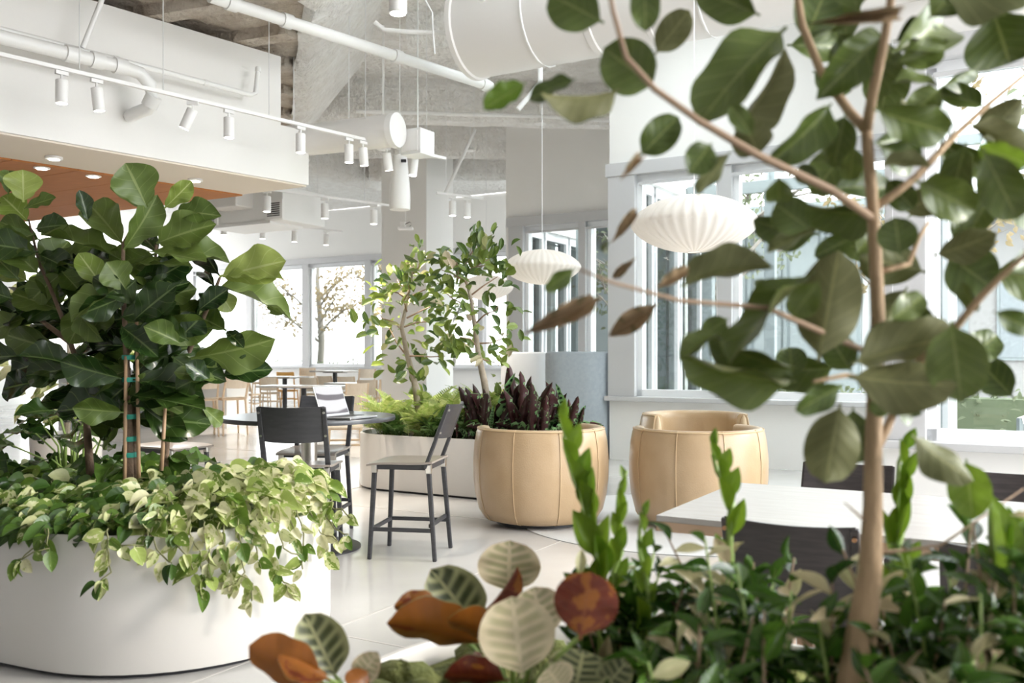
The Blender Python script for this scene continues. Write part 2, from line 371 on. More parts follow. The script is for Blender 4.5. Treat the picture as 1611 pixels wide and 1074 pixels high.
for P_ in ([(-14,-8),(.2,-8),(.2,16.6),(-.12,16.8),(-.12,23.86),(-14,31.9)],[(-.12,16.8),(2.93,22.08),(-.12,23.86)],[(.2,11.0),(3.14,11.0),(1.27,12.08),(2.97,15.02),(.2,16.6)],
    [(.2,-8),(7,-8),(7,4.86),(6.41,5.2),(.2,5.2)],[(2.6,5.2),(6.41,5.2),(2.92,7.21),(4.62,10.15),(3.14,11.0),(2.6,11.0)]): mb.prism(P_,CZ,CZ+.2)
struct(mb.build('ceiling',M['spray'],smooth=0))
ce=bpy.data.objects['ceiling']
def beam(p,q,wd,z0,z1,mat='spray'):
    p=Vector(p);q=Vector(q);n=max(2,int((q-p).length/.25)); t=(q-p).normalized(); a=Vector((-t.y,t.x,0)); mb=MB(); vs=[]
    sec=[(-wd/2,z1),(-wd/2,z0+.12),(-wd/2+.1,z0),(wd/2-.1,z0),(wd/2,z0+.12),(wd/2,z1)]
    for i in range(n+1):
        c=p+(q-p)*i/n
        for s,z in sec:
            j=.035*mnoise.noise(Vector((c.x*3+s*9,c.y*3,z*5)))
            vs.append((c.x+a.x*(s+j),c.y+a.y*(s+j),z+j*(0 if z==z1 else 1)))
    fs=[(i*6+j,i*6+j+1,(i+1)*6+j+1,(i+1)*6+j) for i in range(n) for j in range(5)]+[tuple(range(6))[::-1],tuple(n*6+j for j in range(6))]
    mb.add(vs,fs); return mb.build('ceiling_beam',M[mat],ce,50)
E0,E1=Vector((-.40,3.0)),Vector((-3.0,13.2)); ZD=4.62          # lower deck over the left side, with a sprayed haunch rising to the ceiling
mb=MB(); mb.prism([E0,E1,(-12,16),(-12,3)],ZD,CZ); mb.build('lower_deck',M['deck'],ce,0)
mb=MB(); vs=[]; n=44
for i in range(n+1):
    for k,(ox,z) in enumerate(((-.16,ZD-.05),(0,ZD-.06),(.22,ZD+.12),(.52,ZD+.5),(.80,ZD+.85),(.9,CZ))):
        q=E0+(E1-E0)*i/n; j=.09*mnoise.noise(Vector((q.x*3+k*3,q.y*4,z*5))); vs.append((q.x+ox+j,q.y,z+(j if k<5 else 0)))
mb.add(vs,[(i*6+j,(i+1)*6+j,(i+1)*6+j+1,i*6+j+1) for i in range(n) for j in range(5)]).build('sprayed_haunch',M['spray'],ce,60)
beam((-3.6,14.15),(2.5,14.7),.5,4.98,CZ)                       # cross beams over the lounge
beam((-3.0,17.0),(1.5,17.1),.45,5.02,CZ)
beam((-3.0,19.5),(1.2,19.6),.45,5.06,CZ)
beam((-4.3,17.4),(-2.6,21.2),.45,4.98,CZ)
for i,(x0,x1,y0,y1) in enumerate(ADDED_ROOF_LIGHT):
    e=sempty('window_%d'%(8+i),((x0+x1)/2,(y0+y1)/2,CZ),0,'unseen roof light added to brighten the lounge'); lx,ly=x1-x0,y1-y0
    for k in range(6): MB().bar((-lx/2+lx*k/5,-ly/2,.12),(-lx/2+lx*k/5,ly/2,.12),.06,.24).build('glazing_bar',M['white_frame'],e,0)
    for k in range(5): MB().box((-lx/2+lx*(k+.5)/5,0,.2),(lx/5-.06,ly,.012)).build('pane',M['glass'],e,0)
beam((-1.3,11.6),(1.6,11.5),.45,5.2,CZ)
for k in range(9):                                              # ribs of the lower deck
    q0=E1+(E0-E1)*(k+1)/10; mb=MB(); mb.bar((q0.x-.22,q0.y,ZD-.05),(-7.5,q0.y+2.2,ZD-.05),.20,.12); mb.build('deck_rib',M['deck'],ce,40)

def wallbay(n, S, L, z0, z1, panes, name, ztop=CZ, left_post=.0, frames=True, right_fill=True, rz=ROT):
    """a bay of facade: sill wall, head wall, casing, mullions, white frames and glass; panes = (t0, t1) spans along the wall"""
    e=sempty('window_%d'%n,(S[0],S[1],0),rz)
    wl=sempty('wall_'+name,(S[0],S[1],0),rz)
    MB().box((L/2,.14,z0/2),(L,.24,z0)).build('sill_wall',M['wall'],wl,0)
    MB().box((L/2,.14,(z1+ztop)/2),(L,.24,ztop-z1)).build('head_wall',M['wall'],wl,0)
    a,b=panes[0][0],panes[-1][1]
    if a>left_post+.01 and left_post>0: MB().box((left_post/2,.14,(z0+z1)/2),(left_post,.24,z1-z0)).build('pier',M['wall'],wl,0)
    if b<L-.01 and right_fill: MB().box(((b+L)/2+.04,.14,(z0+z1)/2),(L-b-.08,.24,z1-z0)).build('pier',M['wall'],wl,0)
    MB().box(((left_post+b)/2+.05,.0,z1+.03),(b-left_post+.16,.12,.17)).build('head_casing',M['trim'],e,0,bevel=.008)
    MB().box(((left_post+b)/2+.05,-.03,z0-.03),(b-left_post+.16,.14,.06)).build('window_sill',M['trim'],e,0,bevel=.008)
    MB().box(((left_post+a)/2,.01,(z0+z1)/2),(a-left_post,.10,z1-z0)).build('side_casing',M['trim'],e,0,bevel=.006)
    prev=None
    for t0,t1 in panes:
        if prev is not None: MB().box(((prev+t0)/2,.02,(z0+z1)/2),(t0-prev,.10,z1-z0)).build('mullion',M['trim'],e,0,bevel=.006)
        prev=t1
        f=MB(); fw=.07; zc=(z0+z1-.10)/2; hh=z1-.10-z0
        for c,d in (((t0+fw/2,.12,zc),(fw,.14,hh)),((t1-fw*.3,.12,zc),(fw*.6,.14,hh)),(((t0+t1)/2,.12,z0+.045),(t1-t0,.14,.09)),(((t0+t1)/2,.12,z1-.075),(t1-t0,.14,.15))): f.box(c,d)
        fo=f.build('window_frame',M['white_frame'],e,0)
        MB().box(((t0+t1)/2,.13,zc),(t1-t0-fw,.012,hh-.1)).build('pane',M['glass'],fo,0)
    MB().box(((a+b)/2,-.005,z1-.17),(b-a-.1,.03,.035)).build('blind_rail',M['trim'],e,0)
    return e
def tpx(S,px):
    xr=(px-CX)/F; return (xr*S[1]-S[0])/(U.x-xr*U.y)
SB=(1.27,12.08); SA=(-.12,16.8); SD_=(-10.6,29.9); SCc=(2.92,7.21)
t=lambda S,*p:[tpx(S,x) for x in p]
b=t(SB,1000,1130,1152,1400); wallbay(1,SB,b[3]+.35,.83,3.74,[(b[0],b[1]),(b[2],b[3])],'right')
a=t(SA,824,911,922,968); wallbay(2,SA,3.40,.60,3.74,[(a[0],a[1]),(a[2],a[3]),(a[3]+.12,3.3)],'middle',left_post=.08)
c=t(SCc,1457); c0=c[0]; wallbay(3,SCc,3.6,.70,3.66,[(c0,c0+1.9),(c0+2.0,c0+3.0)],'front',right_fill=False)
# the far wall stands 20.6 m off along the grid
pD=20.6; xr=(150-CX)/F; dD=pD/(xr*.5+.866); SD_=(xr*dD,dD)
ds=t(SD_,232,296,305,387,396,476,486,574,584,664,672,752,760,850)
wallbay(4,SD_,ds[-1]+.3,1.04,4.12,[(ds[i],ds[i+1]) for i in range(0,14,2)],'back')
struct(MB().box((0,.12,CZ/2),(9,.24,CZ)).build('wall_left',M['wall'],smooth=0)); o=bpy.data.objects['wall_left']
o.location=(SD_[0]-U.x*4.55,SD_[1]-U.y*4.55,0); o.rotation_euler=(0,0,ROT)
# returns of the stepped facade, and casing on the front bay's left post
for k,(S,nm) in enumerate(((SB,'return_right'),(SA,'return_middle'),(SCc,'return_front'))):
    S2=(S[0]+V.x*3.36,S[1]+V.y*3.36); wallbay(5+k,S2,3.24,.35,3.74,[(.16,1.1),(1.19,2.15),(2.24,3.12)],nm,left_post=.06,rz=ROT-PI/2)
o=MB().box((c0*.42/2+.0,-.06,(.7+3.9)/2),(.004,.01,3.0)).build('casing_joint',M['white_frame'],bpy.data.objects['window_3'],0)
struct(MB().box((.565,.48,CZ/2),(1.13,.96,CZ)).build('wall_column',M['wall'],smooth=0),'square white column beside the far windows'); o=bpy.data.objects['wall_column']
o.location=(-2.69,19.0,0); o.rotation_euler=(0,0,ROT)

# ---------------------------------------------------------------- bulkhead with the orange timber ceiling
Q=Vector((-2.2,9.97)); P0=Vector((-4.21,7.58)); dn=(P0-Q).normalized(); P1=Q+dn*11; nl=Vector((-.866,.5)); 
P2=P1+nl*9; P3=Q+nl*9
Qu=Q+dn*.36
bk=struct(MB().prism([Q,P3,P2,P1][::-1],3.2,3.78).prism([Qu,P3,P2,P1][::-1],3.78,ZD-.12).build('ceiling_bulkhead',[M['wall']],smooth=0),'white bulkhead over the left side of the room')
ins=.98; perp=nl-dn*nl.dot(dn); perp.normalize()
q0=Q+nl*(ins/abs(nl.dot(perp)))                                  # inset line, parallel to the face
mb=MB(); mb.prism([Q+perp*.02+nl*.02,q0,q0+dn*11,Q+dn*11+perp*.02][::-1],3.185,3.2); mb.build('soffit_border',M['soffit'],bk,0)
for k in range(14):                                              # boards of the timber ceiling
    s0,s1=k*.62,k*.62+.612
    a0,a1=q0+nl*.0+dn*s0,q0+dn*s1
    MB().prism([a0,a0+nl*8,a1+nl*8,a1][::-1],3.17,3.2).build('ceiling_board',M['orange'],bk,0)
    MB().prism([a1,a1+nl*8,a1+nl*8+dn*.01,a1+dn*.01][::-1],3.192,3.2).build('board_gap',M['slot'],bk,0)
for i,(px,py) in enumerate(((85,247),(307,282),(147,275),(66,262),(30,285))):
    d=(H-3.18)*F/(py-HY); x=X(px,d)
    t_=thing('downlight',['round recessed downlight in the beige soffit, far left','round recessed downlight in the beige soffit above the fiddle fig top','round recessed downlight in the orange ceiling, right one','small recessed downlight in the orange ceiling, middle one','small recessed downlight in the orange ceiling, leftmost one'][i],'downlight',(x,d,3.17),0,'recessed downlights of the soffit')
    MB().lathe([(.05,-.012),(.075,-.008),(.075,.012)],20).build('trim_ring',M['fixture'],t_); MB().lathe([(.048,-.016),(.048,-.006)],20).build('lens',M['lampglow'],t_)
# the rest of the hall, behind and left of the camera; unseen walls added to cut frontal sky light, right side left open for daylight
struct(MB().box((-3,-8.0,CZ/2),(22,.2,CZ)).build('wall_rear',M['wall'],smooth=0)); struct(MB().box((7.1,-5.75,CZ/2),(.2,4.5,CZ)).build('wall_front_right',M['wall'],smooth=0)); struct(MB().box((-13.9,9,CZ/2),(.2,34,CZ)).build('wall_side',M['wall'],smooth=0))
# ================================================================ ducts, pipes, tracks
def pipe(name,label,pts,r,cat='pipe',mat='pipe',fit=(),n=12):
    root=thing(name,label,cat,Vector(pts[0]))
    MB().tube([Vector(p)-Vector(pts[0]) for p in pts],r,n).build('pipe_run',M[mat],root,60)
    for q,tt in fit:
        a=Vector(pts[q]);bb=Vector(pts[q+1]); c=a+(bb-a)*tt; d=(bb-a).normalized()
        MB().tube([c-d*r*.9-Vector(pts[0]),c+d*r*.9-Vector(pts[0])],r*1.25,n).build('coupling',M[mat],root,40)
    return root
p=W(330,-6,7.86); q=W(772,136,10.5); q.z=p.z
pipe('sprinkler_pipe','long white sprinkler pipe crossing under the ceiling beams',[p,q],.055,fit=((0,.06),(0,.22),(0,.6),(0,.97)))
pz=3.95
def at(px,py,z): d=(H-z)*F/(py-HY); return Vector((X(px,d),d,z))
pts=[at(-40,35,pz),at(395,149,pz)]; pts+=[pts[1]+Vector((.03,.05,.03)),pts[1]+Vector((.05,.08,.30))]
pipe('conduit_pipe','thin white pipe along the bulkhead ending in an upright stub',pts,.024,fit=((0,.45),(0,.8),(2,.9)))
pts=[at(-40,48,3.86),at(195,106,3.86)]; e=pts[1]; pts+=[e+Vector((.10,.10,-.02)),e+Vector((.16,.18,-.10)),e+Vector((.17,.20,-.22)),e+Vector((.12,.22,-.30)),e+Vector((-.02,.30,-.32)),e+Vector((-.25,.55,-.32))]
pipe('drain_pipe','thick white drain pipe bending down into the bulkhead',pts,.058,fit=((0,.62),(0,.8),(0,.97),(4,.2)))
a=at(130,75,3.97); pipe('brace_rod','slanting white brace rod above the drain pipe',[a,a+Vector((.22,.05,.62))],.022)
# the big duct overhead at the right
root=thing('air_duct','huge round white air duct under the ceiling at upper centre','duct',(-.40,9.0,4.52),ROT)
prof=[(.45,0),(.47,.0),(.47,.05),(.45,.06),(.45,1.35),(.465,1.36),(.465,1.42),(.45,1.43),(.45,1.9),(.46,1.91),(.46,1.95),(.45,1.96),(.45,4.4)]
me=MB().lathe([(r,z) for r,z in prof],40); o=me.build('duct_shell',M['duct'],root,30); o.rotation_euler=(0,PI/2,0)
o=MB().lathe([(.10,0),(.43,.004),(.44,.02)],32).build('end_cap',M['duct'],root); o.rotation_euler=(0,PI/2,0); o.location=(.01,0,0)
for k in (.8,2.4):
    MB().tube([(k,.455*math.cos(g),.455*math.sin(g)) for g in [2*PI*i/24 for i in range(25)]],.012,6).build('hanger_strap',M['pipe'],root)
    MB().bar((k,0,.45),(k,0,1.07),.02).build('hanger_rod',M['pipe'],root)
MB().box((1.0,-.05,.62),(.9,.5,.3)).build('damper_box',M['pipe'],root,0,bevel=.01)
# smaller duct with the round end cap
p=at(425,226,3.7);q=at(620,205,3.7); root=thing('round_duct','smaller round white duct with a flat end cap beside the track','duct',q)
vv=(p-q); MB().tube([vv*1.25,vv*.02,Vector((0,0,0))],[.17,.17,.17],28).build('duct_shell',M['duct'],root,40)
u_=-vv.normalized(); MB().tube([u_*-.02,u_*.05],[.178,.178],28).build('end_cap',M['fixture'],root,40)
for k in (.35,.8): MB().bar(vv*k+Vector((0,0,.16)),vv*k+Vector((0,0,1.9)),.012).build('hanger_rod',M['pipe'],root)
root=thing('junction_box','white square metal box beside the round duct end','box',at(657,226,3.62),ROT)
MB().box((0,0,0),(.26,.26,.27)).build('box_body',M['pipe'],root,0,bevel=.006); MB().box((0,-.135,0),(.2,.012,.21)).build('box_cover',M['fixture'],root,0); MB().bar((0,0,.13),(0,0,1.98),.012).build('hanger_rod',M['pipe'],root)
# hanging speaker cylinder
root=thing('hanging_drum','tapered white hanging drum below the round duct','speaker',W(629,330,11.0))
MB().lathe([(.02,.66),(.085,.64),(.105,.45),(.125,.22),(.125,.02),(.118,0)],28).build('drum_body',M['fixture'],root,40); MB().bar((0,0,.62),(0,0,2.5),.012).build('hanger_rod',M['pipe'],root); MB().box((.06,-.115,.56),(.06,.04,.03)).build('bracket',M['black'],root,0)
# track lights
TR=[0]
def spot_head(root_loc, label, yaw=0, tilt=0, s=1., lit=None):
    t_=thing('track_spotlight',label,'spotlight',root_loc,yaw,'white cylinder track spotlights')
    MB().box((0,0,-.02*s),(.10*s,.03*s,.03*s)).bar((0,0,-.03*s),(0,0,-.075*s),.014*s).build('adapter',M['fixture'],t_,0)
    g=Matrix.Rotation(tilt,4,'Y'); g.translation=(0,0,-.075*s)
    o=MB().lathe([(.044*s,-.19*s),(.048*s,-.185*s),(.048*s,-.006*s),(.043*s,0)],20).build('lamp_body',M['fixture'],t_); o.matrix_basis=g
    o2=MB().lathe([(.041*s,-.192*s),(.041*s,-.186*s)],20).build('lens',M['lampglow'],t_); o2.matrix_basis=g
    if lit:
        L=bpy.data.lights.new('spot','SPOT'); L.energy=lit; L.color=(1,.88,.74); L.spot_size=rad(75); L.spot_blend=.8; L.shadow_soft_size=.06
        lo=bpy.data.objects.new('bulb',L); COL.objects.link(lo); lo.parent=t_; g2=Matrix.Rotation(tilt,4,'Y'); lo.matrix_basis=Matrix.Translation((0,0,-.075*s))@g2@Matrix.Translation((0,0,-.22*s))
    return t_
T0,T1=Vector((-3.82,6.87,3.6)),Vector((-.76,10.5,3.6))
def track(name,label,a,b,hang):
    root=thing(name,label,'track',a); MB().bar((0,0,0),b-a,.035,.03).build('rail',M['fixture'],root,0)
    for k in hang: MB().bar((b-a)*k+Vector((0,0,.01)),(b-a)*k+Vector((0,0,CZ-a.z-.0)),.007).build('suspension_wire',M['cable'],root,0)
    return root
track('lighting_track','long white lighting track hung diagonally across upper left',T0-(T1-T0)*.25,T1,(.12,.3,.42,.6,.8,.95))
dirT=math.atan2((T1-T0).y,(T1-T0).x)
def on(px): xr=(px-CX)/F; k=(xr*T0.y-T0.x)/((T1-T0).x-xr*(T1-T0).y); return T0+(T1-T0)*k-Vector((0,0,.015))
ordn=['leftmost','second','third','fourth','fifth','sixth','seventh','eighth','ninth']
for i,(px,tl,li) in enumerate(((97,0,70),(152,-.12,90),(303,.42,90),(360,0,70),(473,0,90),(549,0,90),(571,-.1,90),(608,-.2,120),(652,.15,120))):
    spot_head(on(px),'white spotlight on the long diagonal track, %s from the left%s'%(ordn[i],', tilted' if abs(tl)>.11 else ''),dirT if i!=2 else 0,tl,.97,li)
a=W(626,-42,5.6); spot_head(a+Vector((0,0,.06)),'large white spotlight hanging at the top edge, nearest one',0,0,1.15,80)
MB().bar(a+Vector((0,0,.06)),a+Vector((0,0,1.9)),.01); 
track('lighting_track','short white track above the nearest spotlight at the top edge',a+Vector((-.5,-.6,.075)),a+Vector((.5,.6,.075)),(.1,.9))
def far_track(lab,pts,z,s=1.):
    a=at(pts[0][0]-25,pts[0][1]-6,z); b=at(pts[-1][0]+25,pts[-1][1]+1,z)
    track('lighting_track','thin white track %s'%lab,a,b,(.2,.8)); 
    for i,(px,py) in enumerate(pts):
        xr=(px-CX)/F; k=(xr*a.y-a.x)/((b-a).x-xr*(b-a).y); c=a+(b-a)*k
        spot_head(c-Vector((0,0,.015)),'small far spotlight, %s from left on the track %s'%(ordn[i] if i else 'first',lab),0,0,s,120)
far_track('below the bulkhead corner',[(420,300),(511,313),(588,322)],3.7,1.15)
far_track('above the far windows',[(352,346),(413,352),(463,358),(513,363)],3.75,1.05)
far_track('right of the white column',[(712,309),(735,311)],3.7,1.1)
# air unit with grilles
root=thing('air_unit','boxy white ceiling air unit with two grilles, beyond the bulkhead','air unit',at(398,352,3.36),ROT)
MB().box((0,.2,.22),(1.7,.9,.5)).build('unit_case',M['pipe'],root,0,bevel=.01); MB().box((0,.1,-.03),(1.2,.7,.06)).build('drip_tray',M['pipe'],root,0); MB().box((-.05,-.38,.3),(.6,.4,.25)).build('duct_elbow',M['duct'],root,0,bevel=.02)
for sx in(-.62,.72):
    f=MB().box((sx,-.28,.12),(.34,.04,.28)).build('grille_frame',M['fixture'],root,0)
    for k in range(7): MB().box((sx,-.305,.03+k*.03),(.24,.012,.012)).build('grille_slat',M['black'],f,0)
for sx in(-.7,.7): MB().bar((sx,.2,.45),(sx,.2,CZ-3.36),.012).build('hanger_rod',M['pipe'],root,0)
root=thing('projector','small white device hanging in front of the white column','projector',W(638,362,16.5))
MB().box((0,0,.03),(.26,.2,.03)).build('tray',M['fixture'],root,0); MB().box((-.05,0,.09),(.10,.16,.1)).build('device_body',M['duct'],root,0,bevel=.01)
MB().tube([(.0,-.05,.1),(.08,-.05,.14),(.12,-.05,.10),(.08,-.05,.06)],.008,6).build('cable_loop',M['black'],root); MB().bar((0,0,.1),(0,0,1.95),.012).build('hanger_rod',M['pipe'],root)
for i,(px,py,d) in enumerate(((850,196,13.8),(740,238,16.2),(603,236,11.8))):
    root=thing('fire_sprinkler',['small sprinkler head under the cross beam above a pendant lamp','sprinkler head under the second cross beam','sprinkler head near the middle of the long track'][i],'sprinkler',W(px,py,d))
    MB().lathe([(.07,0),(.09,.012),(.03,.05),(.02,.12)],16).build('deflector',M['fixture'],root); MB().bar((0,0,.1),(0,0,CZ-W(px,py,d).z-.02),.025).build('drop_pipe',M['pipe'],root,0)
p=W(700,305,15.5);q=W(748,203,15.5); pipe('brace_rod','slanting white brace rod right of the junction box',[p,Vector((q.x,q.y,q.z))],.03)
p=at(560,167,5.0); pipe('branch_pipe','thin white pipe running along the cross beam',[W(560,175,13.6),W(850,183,13.8),W(962,190,13.9)],.03,fit=((0,.5),(0,.95)))
pipe('branch_pipe','bent white conduit between beam and big duct',[W(590,35,8.8),W(605,47,8.8),W(640,50,8.8),W(710,52,8.8)],.022)
root=thing('hanging_cable','loose white cable looped below the ceiling','cable',W(660,-5,8.5)); MB().tube([W(x,y,8.5)-W(660,-5,8.5) for x,y in((655,-30),(668,-2),(680,20),(682,60),(684,85))],.008,6).build('cable_run',M['cable'],root)
p=W(815,172,10.5);q=W(850,130,10.5); pipe('brace_rod','short white strut below the big duct',[p,q,Vector((q.x,q.y,CZ-.01))],.03)
# ================================================================ pendant saucer lamps
def saucer(label,c,dia,hh):
    root=thing('pendant_lamp',label,'lamp',c,0,'white saucer pendant lamps')
    nr=36; sub=4; n=nr*sub; prof=[]
    K=18; vs=[]
    for i in range(K+1):
        a=-PI/2+PI*i/K; s_=max(.10,math.cos(a)); z=math.copysign(hh/2*(1-s_**2.0)**.64,math.sin(a)) if i not in(K//2,) else 0; r=dia/2*s_
        for j in range(n):
            f=(j%sub)/sub; sc=1-.028*math.sin(PI*f)*min(1,r/(dia*.25)); g=2*PI*j/n; vs.append((r*sc*math.cos(g),r*sc*math.sin(g),z*sc))
    fs=[(i*n+j,i*n+(j+1)%n,(i+1)*n+(j+1)%n,(i+1)*n+j) for i in range(K) for j in range(n)]
    MB().add(vs,fs).build('lamp_shade',M['shade'],root,80)
    for s in(-1,1): MB().tube([(dia*.062*math.cos(g),dia*.062*math.sin(g),s*hh*.485) for g in [2*PI*k/20 for k in range(21)]],.006,6).build('wire_ring',M['rib'],root)
    MB().bar((0,0,hh*.47),(0,0,CZ-c.z-.02),.008).build('cord',M['cable'],root,0); MB().lathe([(.06,0),(.06,.02)],16,(0,0,CZ-c.z-.03)).build('ceiling_rose',M['fixture'],root)
    L=bpy.data.lights.new('bulb','POINT'); L.energy=3; L.color=(1,.9,.78); L.shadow_soft_size=.12; o=bpy.data.objects.new('bulb',L); COL.objects.link(o); o.parent=root
    return root
saucer('large white ribbed saucer pendant lamp hanging before the right window',W(1092,352,6.9),.95,.43)
saucer('white ribbed saucer pendant lamp hanging before the middle window',W(853,420,11.1),.94,.42)
saucer('smallest white saucer pendant lamp half hidden by the planter tree',W(765,452,15.2),.9,.42)
# ================================================================ chairs and stools
def chair(name,label,cat,loc,rz,sh,bt,ph,fm,sm,bm,w=.47,dp=.46,lg=.032,metal=None,rivet=None,lean=.10,stz=.20,group=None,stretch=True):
    """four legged chair, front towards +Y: legs, seat, back posts, curved back panel, stretchers"""
    t=thing(name,label,cat,loc,rz,group); hw=w/2-lg/2; hd=dp/2-lg/2; tz=sh-.03
    for sx in(-1,1):
        MB().bar((sx*hw,hd,0),(sx*(hw-.025),hd-.03,tz),lg*.85,lg*.85,0,lg,lg).build('leg',M[fm],t,0,bevel=.006)
        MB().bar((sx*hw,-hd-.02,0),(sx*(hw-.025),-hd+.03,tz),lg*.85,lg*.85,0,lg,lg).build('leg',M[fm],t,0,bevel=.006)
        MB().bar((sx*(hw-.015),-hd+.05,tz-.01),(sx*(hw-.015),-hd-lean+.02,bt),lg*1.1,lg*.75,0,lg*.9,lg*.6,up=(0,1,0)).build('back_post',M[fm],t,0,bevel=.005)
        MB().bar((sx*(hw-.02),hd-.04,sh-.035),(sx*(hw-.02),-hd+.04,sh-.035),.022,.035).build('seat_rail',M[fm],t,0)
        if stretch:
            k=stz/tz
            MB().bar((sx*(hw-.025*k),hd-.03*k,stz),(sx*(hw-.025*k),-hd-.02+.05*k,stz),.022,.026).build('stretcher',M[fm],t,0,bevel=.004)
        if metal:
            for sy in(-1,1): MB().box((sx*(hw-.022),sy*(hd-.028),sh-.045),(lg*1.25,lg*1.25,.062)).build('corner_bracket',M[metal],t,0,bevel=.006)
    for sy in(-1,1):
        MB().bar((-hw+.03,sy*(hd-.035),sh-.035),(hw-.03,sy*(hd-.035),sh-.035),.022,.035).build('seat_rail',M[fm],t,0)
        if stretch and sy>0 or stretch and stz<.3 : MB().bar((-hw+.01,sy*(hd-.015),stz+.03*(sy<0)),(hw-.01,sy*(hd-.015),stz+.03*(sy<0)),.022,.026).build('stretcher',M[fm],t,0,bevel=.004)
    mb=MB(); n=8; vs=[]                                           # dished seat shell
    for k,zz in((0,0),(1,-.014)):
        for i in range(n+1):
            for j in range(n+1):
                a,b=i/n*2-1,j/n*2-1
                vs.append((a*(w/2-.012),b*(dp/2-.005)+.01,sh-.004+zz-.012*(1-a*a)*(1-b*b)+.014*max(0,b)**4*-1+.010*max(0,-b)**3))
    m=(n+1)**2; g=lambda i,j,k:k*m+i*(n+1)+j
    fs=[(g(i,j,0),g(i+1,j,0),g(i+1,j+1,0),g(i,j+1,0)) for i in range(n) for j in range(n)]+[(g(i,j,1),g(i,j+1,1),g(i+1,j+1,1),g(i+1,j,1)) for i in range(n) for j in range(n)]
    for i in range(n): fs+=[(g(i,0,0),g(i,0,1),g(i+1,0,1),g(i+1,0,0)),(g(i,n,0),g(i+1,n,0),g(i+1,n,1),g(i,n,1)),(g(0,i,0),g(0,i+1,0),g(0,i+1,1),g(0,i,1)),(g(n,i,0),g(n,i,1),g(n,i+1,1),g(n,i+1,0))]
    mb.add(vs,fs).build('seat',M[sm],t,40)
    mb=MB(); vs=[]; n=10                                          # curved back panel between the posts
    for k,off in((0,0),(1,.014)):
        for i in range(n+1):
            a=i/n*2-1
            for z in (bt-ph,bt-ph*.5,bt+.005):
                f=(z-tz)/(bt-tz); y=-hd+.05+( -lean-.03)*f
                vs.append((a*(hw-.012),y-.035*(1-a*a)+off,z-(.008*(1-a*a) if z>bt else 0)+(.012*(1-a*a)*-1 if z==bt-ph else 0)))
    m=(n+1)*3; g=lambda i,j,k:k*m+i*3+j
    fs=[(g(i,j,0),g(i+1,j,0),g(i+1,j+1,0),g(i,j+1,0)) for i in range(n) for j in range(2)]+[(g(i,j,1),g(i,j+1,1),g(i+1,j+1,1),g(i+1,j,1)) for i in range(n) for j in range(2)]
    for i in range(n): fs+=[(g(i,0,0),g(i,0,1),g(i+1,0,1),g(i+1,0,0)),(g(i,2,0),g(i+1,2,0),g(i+1,2,1),g(i,2,1))]
    for j in range(2): fs+=[(g(0,j,0),g(0,j+1,0),g(0,j+1,1),g(0,j,1)),(g(n,j,0),g(n,j,1),g(n,j+1,1),g(n,j+1,0))]
    mb.add(vs,fs).build('backrest',M[bm],t,40)
    if rivet:
        for sx in(-1,1):
            for z in(bt-.035,bt-ph+.035):
                f=(z-tz)/(bt-tz); y=-hd+.05-(lean+.03)*f
                MB().tube([(sx*(hw-.014),y-.022,z),(sx*(hw-.014),y-.010,z)],.008,8).build('rivet',M[rivet],t,40)
    return t
def face(vx,vy): return math.atan2(vy,vx)-PI/2
SG='charcoal counter stools at the round table'
s2=chair('counter_stool','charcoal counter stool with pale seat standing clear, right of the round table','stool',(-.70,6.31,0),face(-.98,.17),.65,1.03,.22,'charcoal','stoolseat','charcoal',metal='nickel',rivet='nickel',lean=.13,group=SG)
dup(s2,(-1.385,6.10,0),face(.0,1),'charcoal counter stool seen from behind, in front of the round table',SG)
dup(s2,(-1.50,7.02,0),face(-.10,-1),'charcoal counter stool on the far side of the round table, behind the laptop',SG)
dup(s2,(-2.72,7.35,0),face(1,-.4),'charcoal counter stool left of the round table, mostly behind the fig',SG)
# dark chairs at the white table
DG='dark stained chairs at the long table'
d1=chair('dining_chair','dark stained chair on the near side of the white table, left one','chair',(1.06,3.30,0),face(V.x,V.y),.45,.80,.30,'chairblack','chairblack','chairblack',metal=None,rivet='copper',lean=.11,group=DG,w=.48)
dup(d1,(1.60,2.86,0),face(V.x,V.y),'dark stained chair on the near side of the white table, at the right edge',DG)
dup(d1,(1.56,4.43,0),face(-V.x,-V.y),'dark stained chair on the far side of the white table, behind the trunk',DG)
dup(d1,(2.20,4.03,0),face(-V.x,-V.y),'dark stained chair on the far side of the white table, at the right edge',DG)
dup(d1,(X(748,14.0),13.2,0),face(-.5,-1),'dark chair standing alone behind the planter trees',DG)
# pale oak chairs of the far dining area
OG='pale oak chairs of the far dining area'
oc=chair('dining_chair','pale oak chair right of the laptop, back leaning over the planter ferns','chair',(X(559,18.0),18.0,0),face(-.3,1),.45,.83,.33,'oak','oakback','oakback',w=.48,lean=.13,group=OG,stretch=True)
for px,d,fx,fy,lb in ((390,22.3,.25,1,'pale oak chair seen from behind, left end of the nearer white table'),
    (425,23.2,-.1,1,'pale oak chair behind the left end of the nearer white table'),
    (343,21.0,.3,1,'pale oak chair just right of the terrazzo counter end, behind a stool'),
    (577,20.4,-.2,1,'pale oak chair behind the one right of the laptop'),
    (609,20.8,-.3,1,'pale oak chair left of the planter tree trunk'),
    (640,19.6,-.4,1,'pale oak chair half hidden behind the planter tree'),
    (492,22.6,.1,1,'pale oak chair above the laptop, at the far end of the nearer table'),
    (548,23.6,.0,1,'pale oak chair under the second window mullion'),
    (519,24.4,.3,1,'pale oak chair farthest back, beside the far counter table'),
    (543,12.1,.2,-1,'oak chair seen under the round table behind the black stool')):
    dup(oc,(X(px,d),d,0),face(fx,fy),lb,OG)
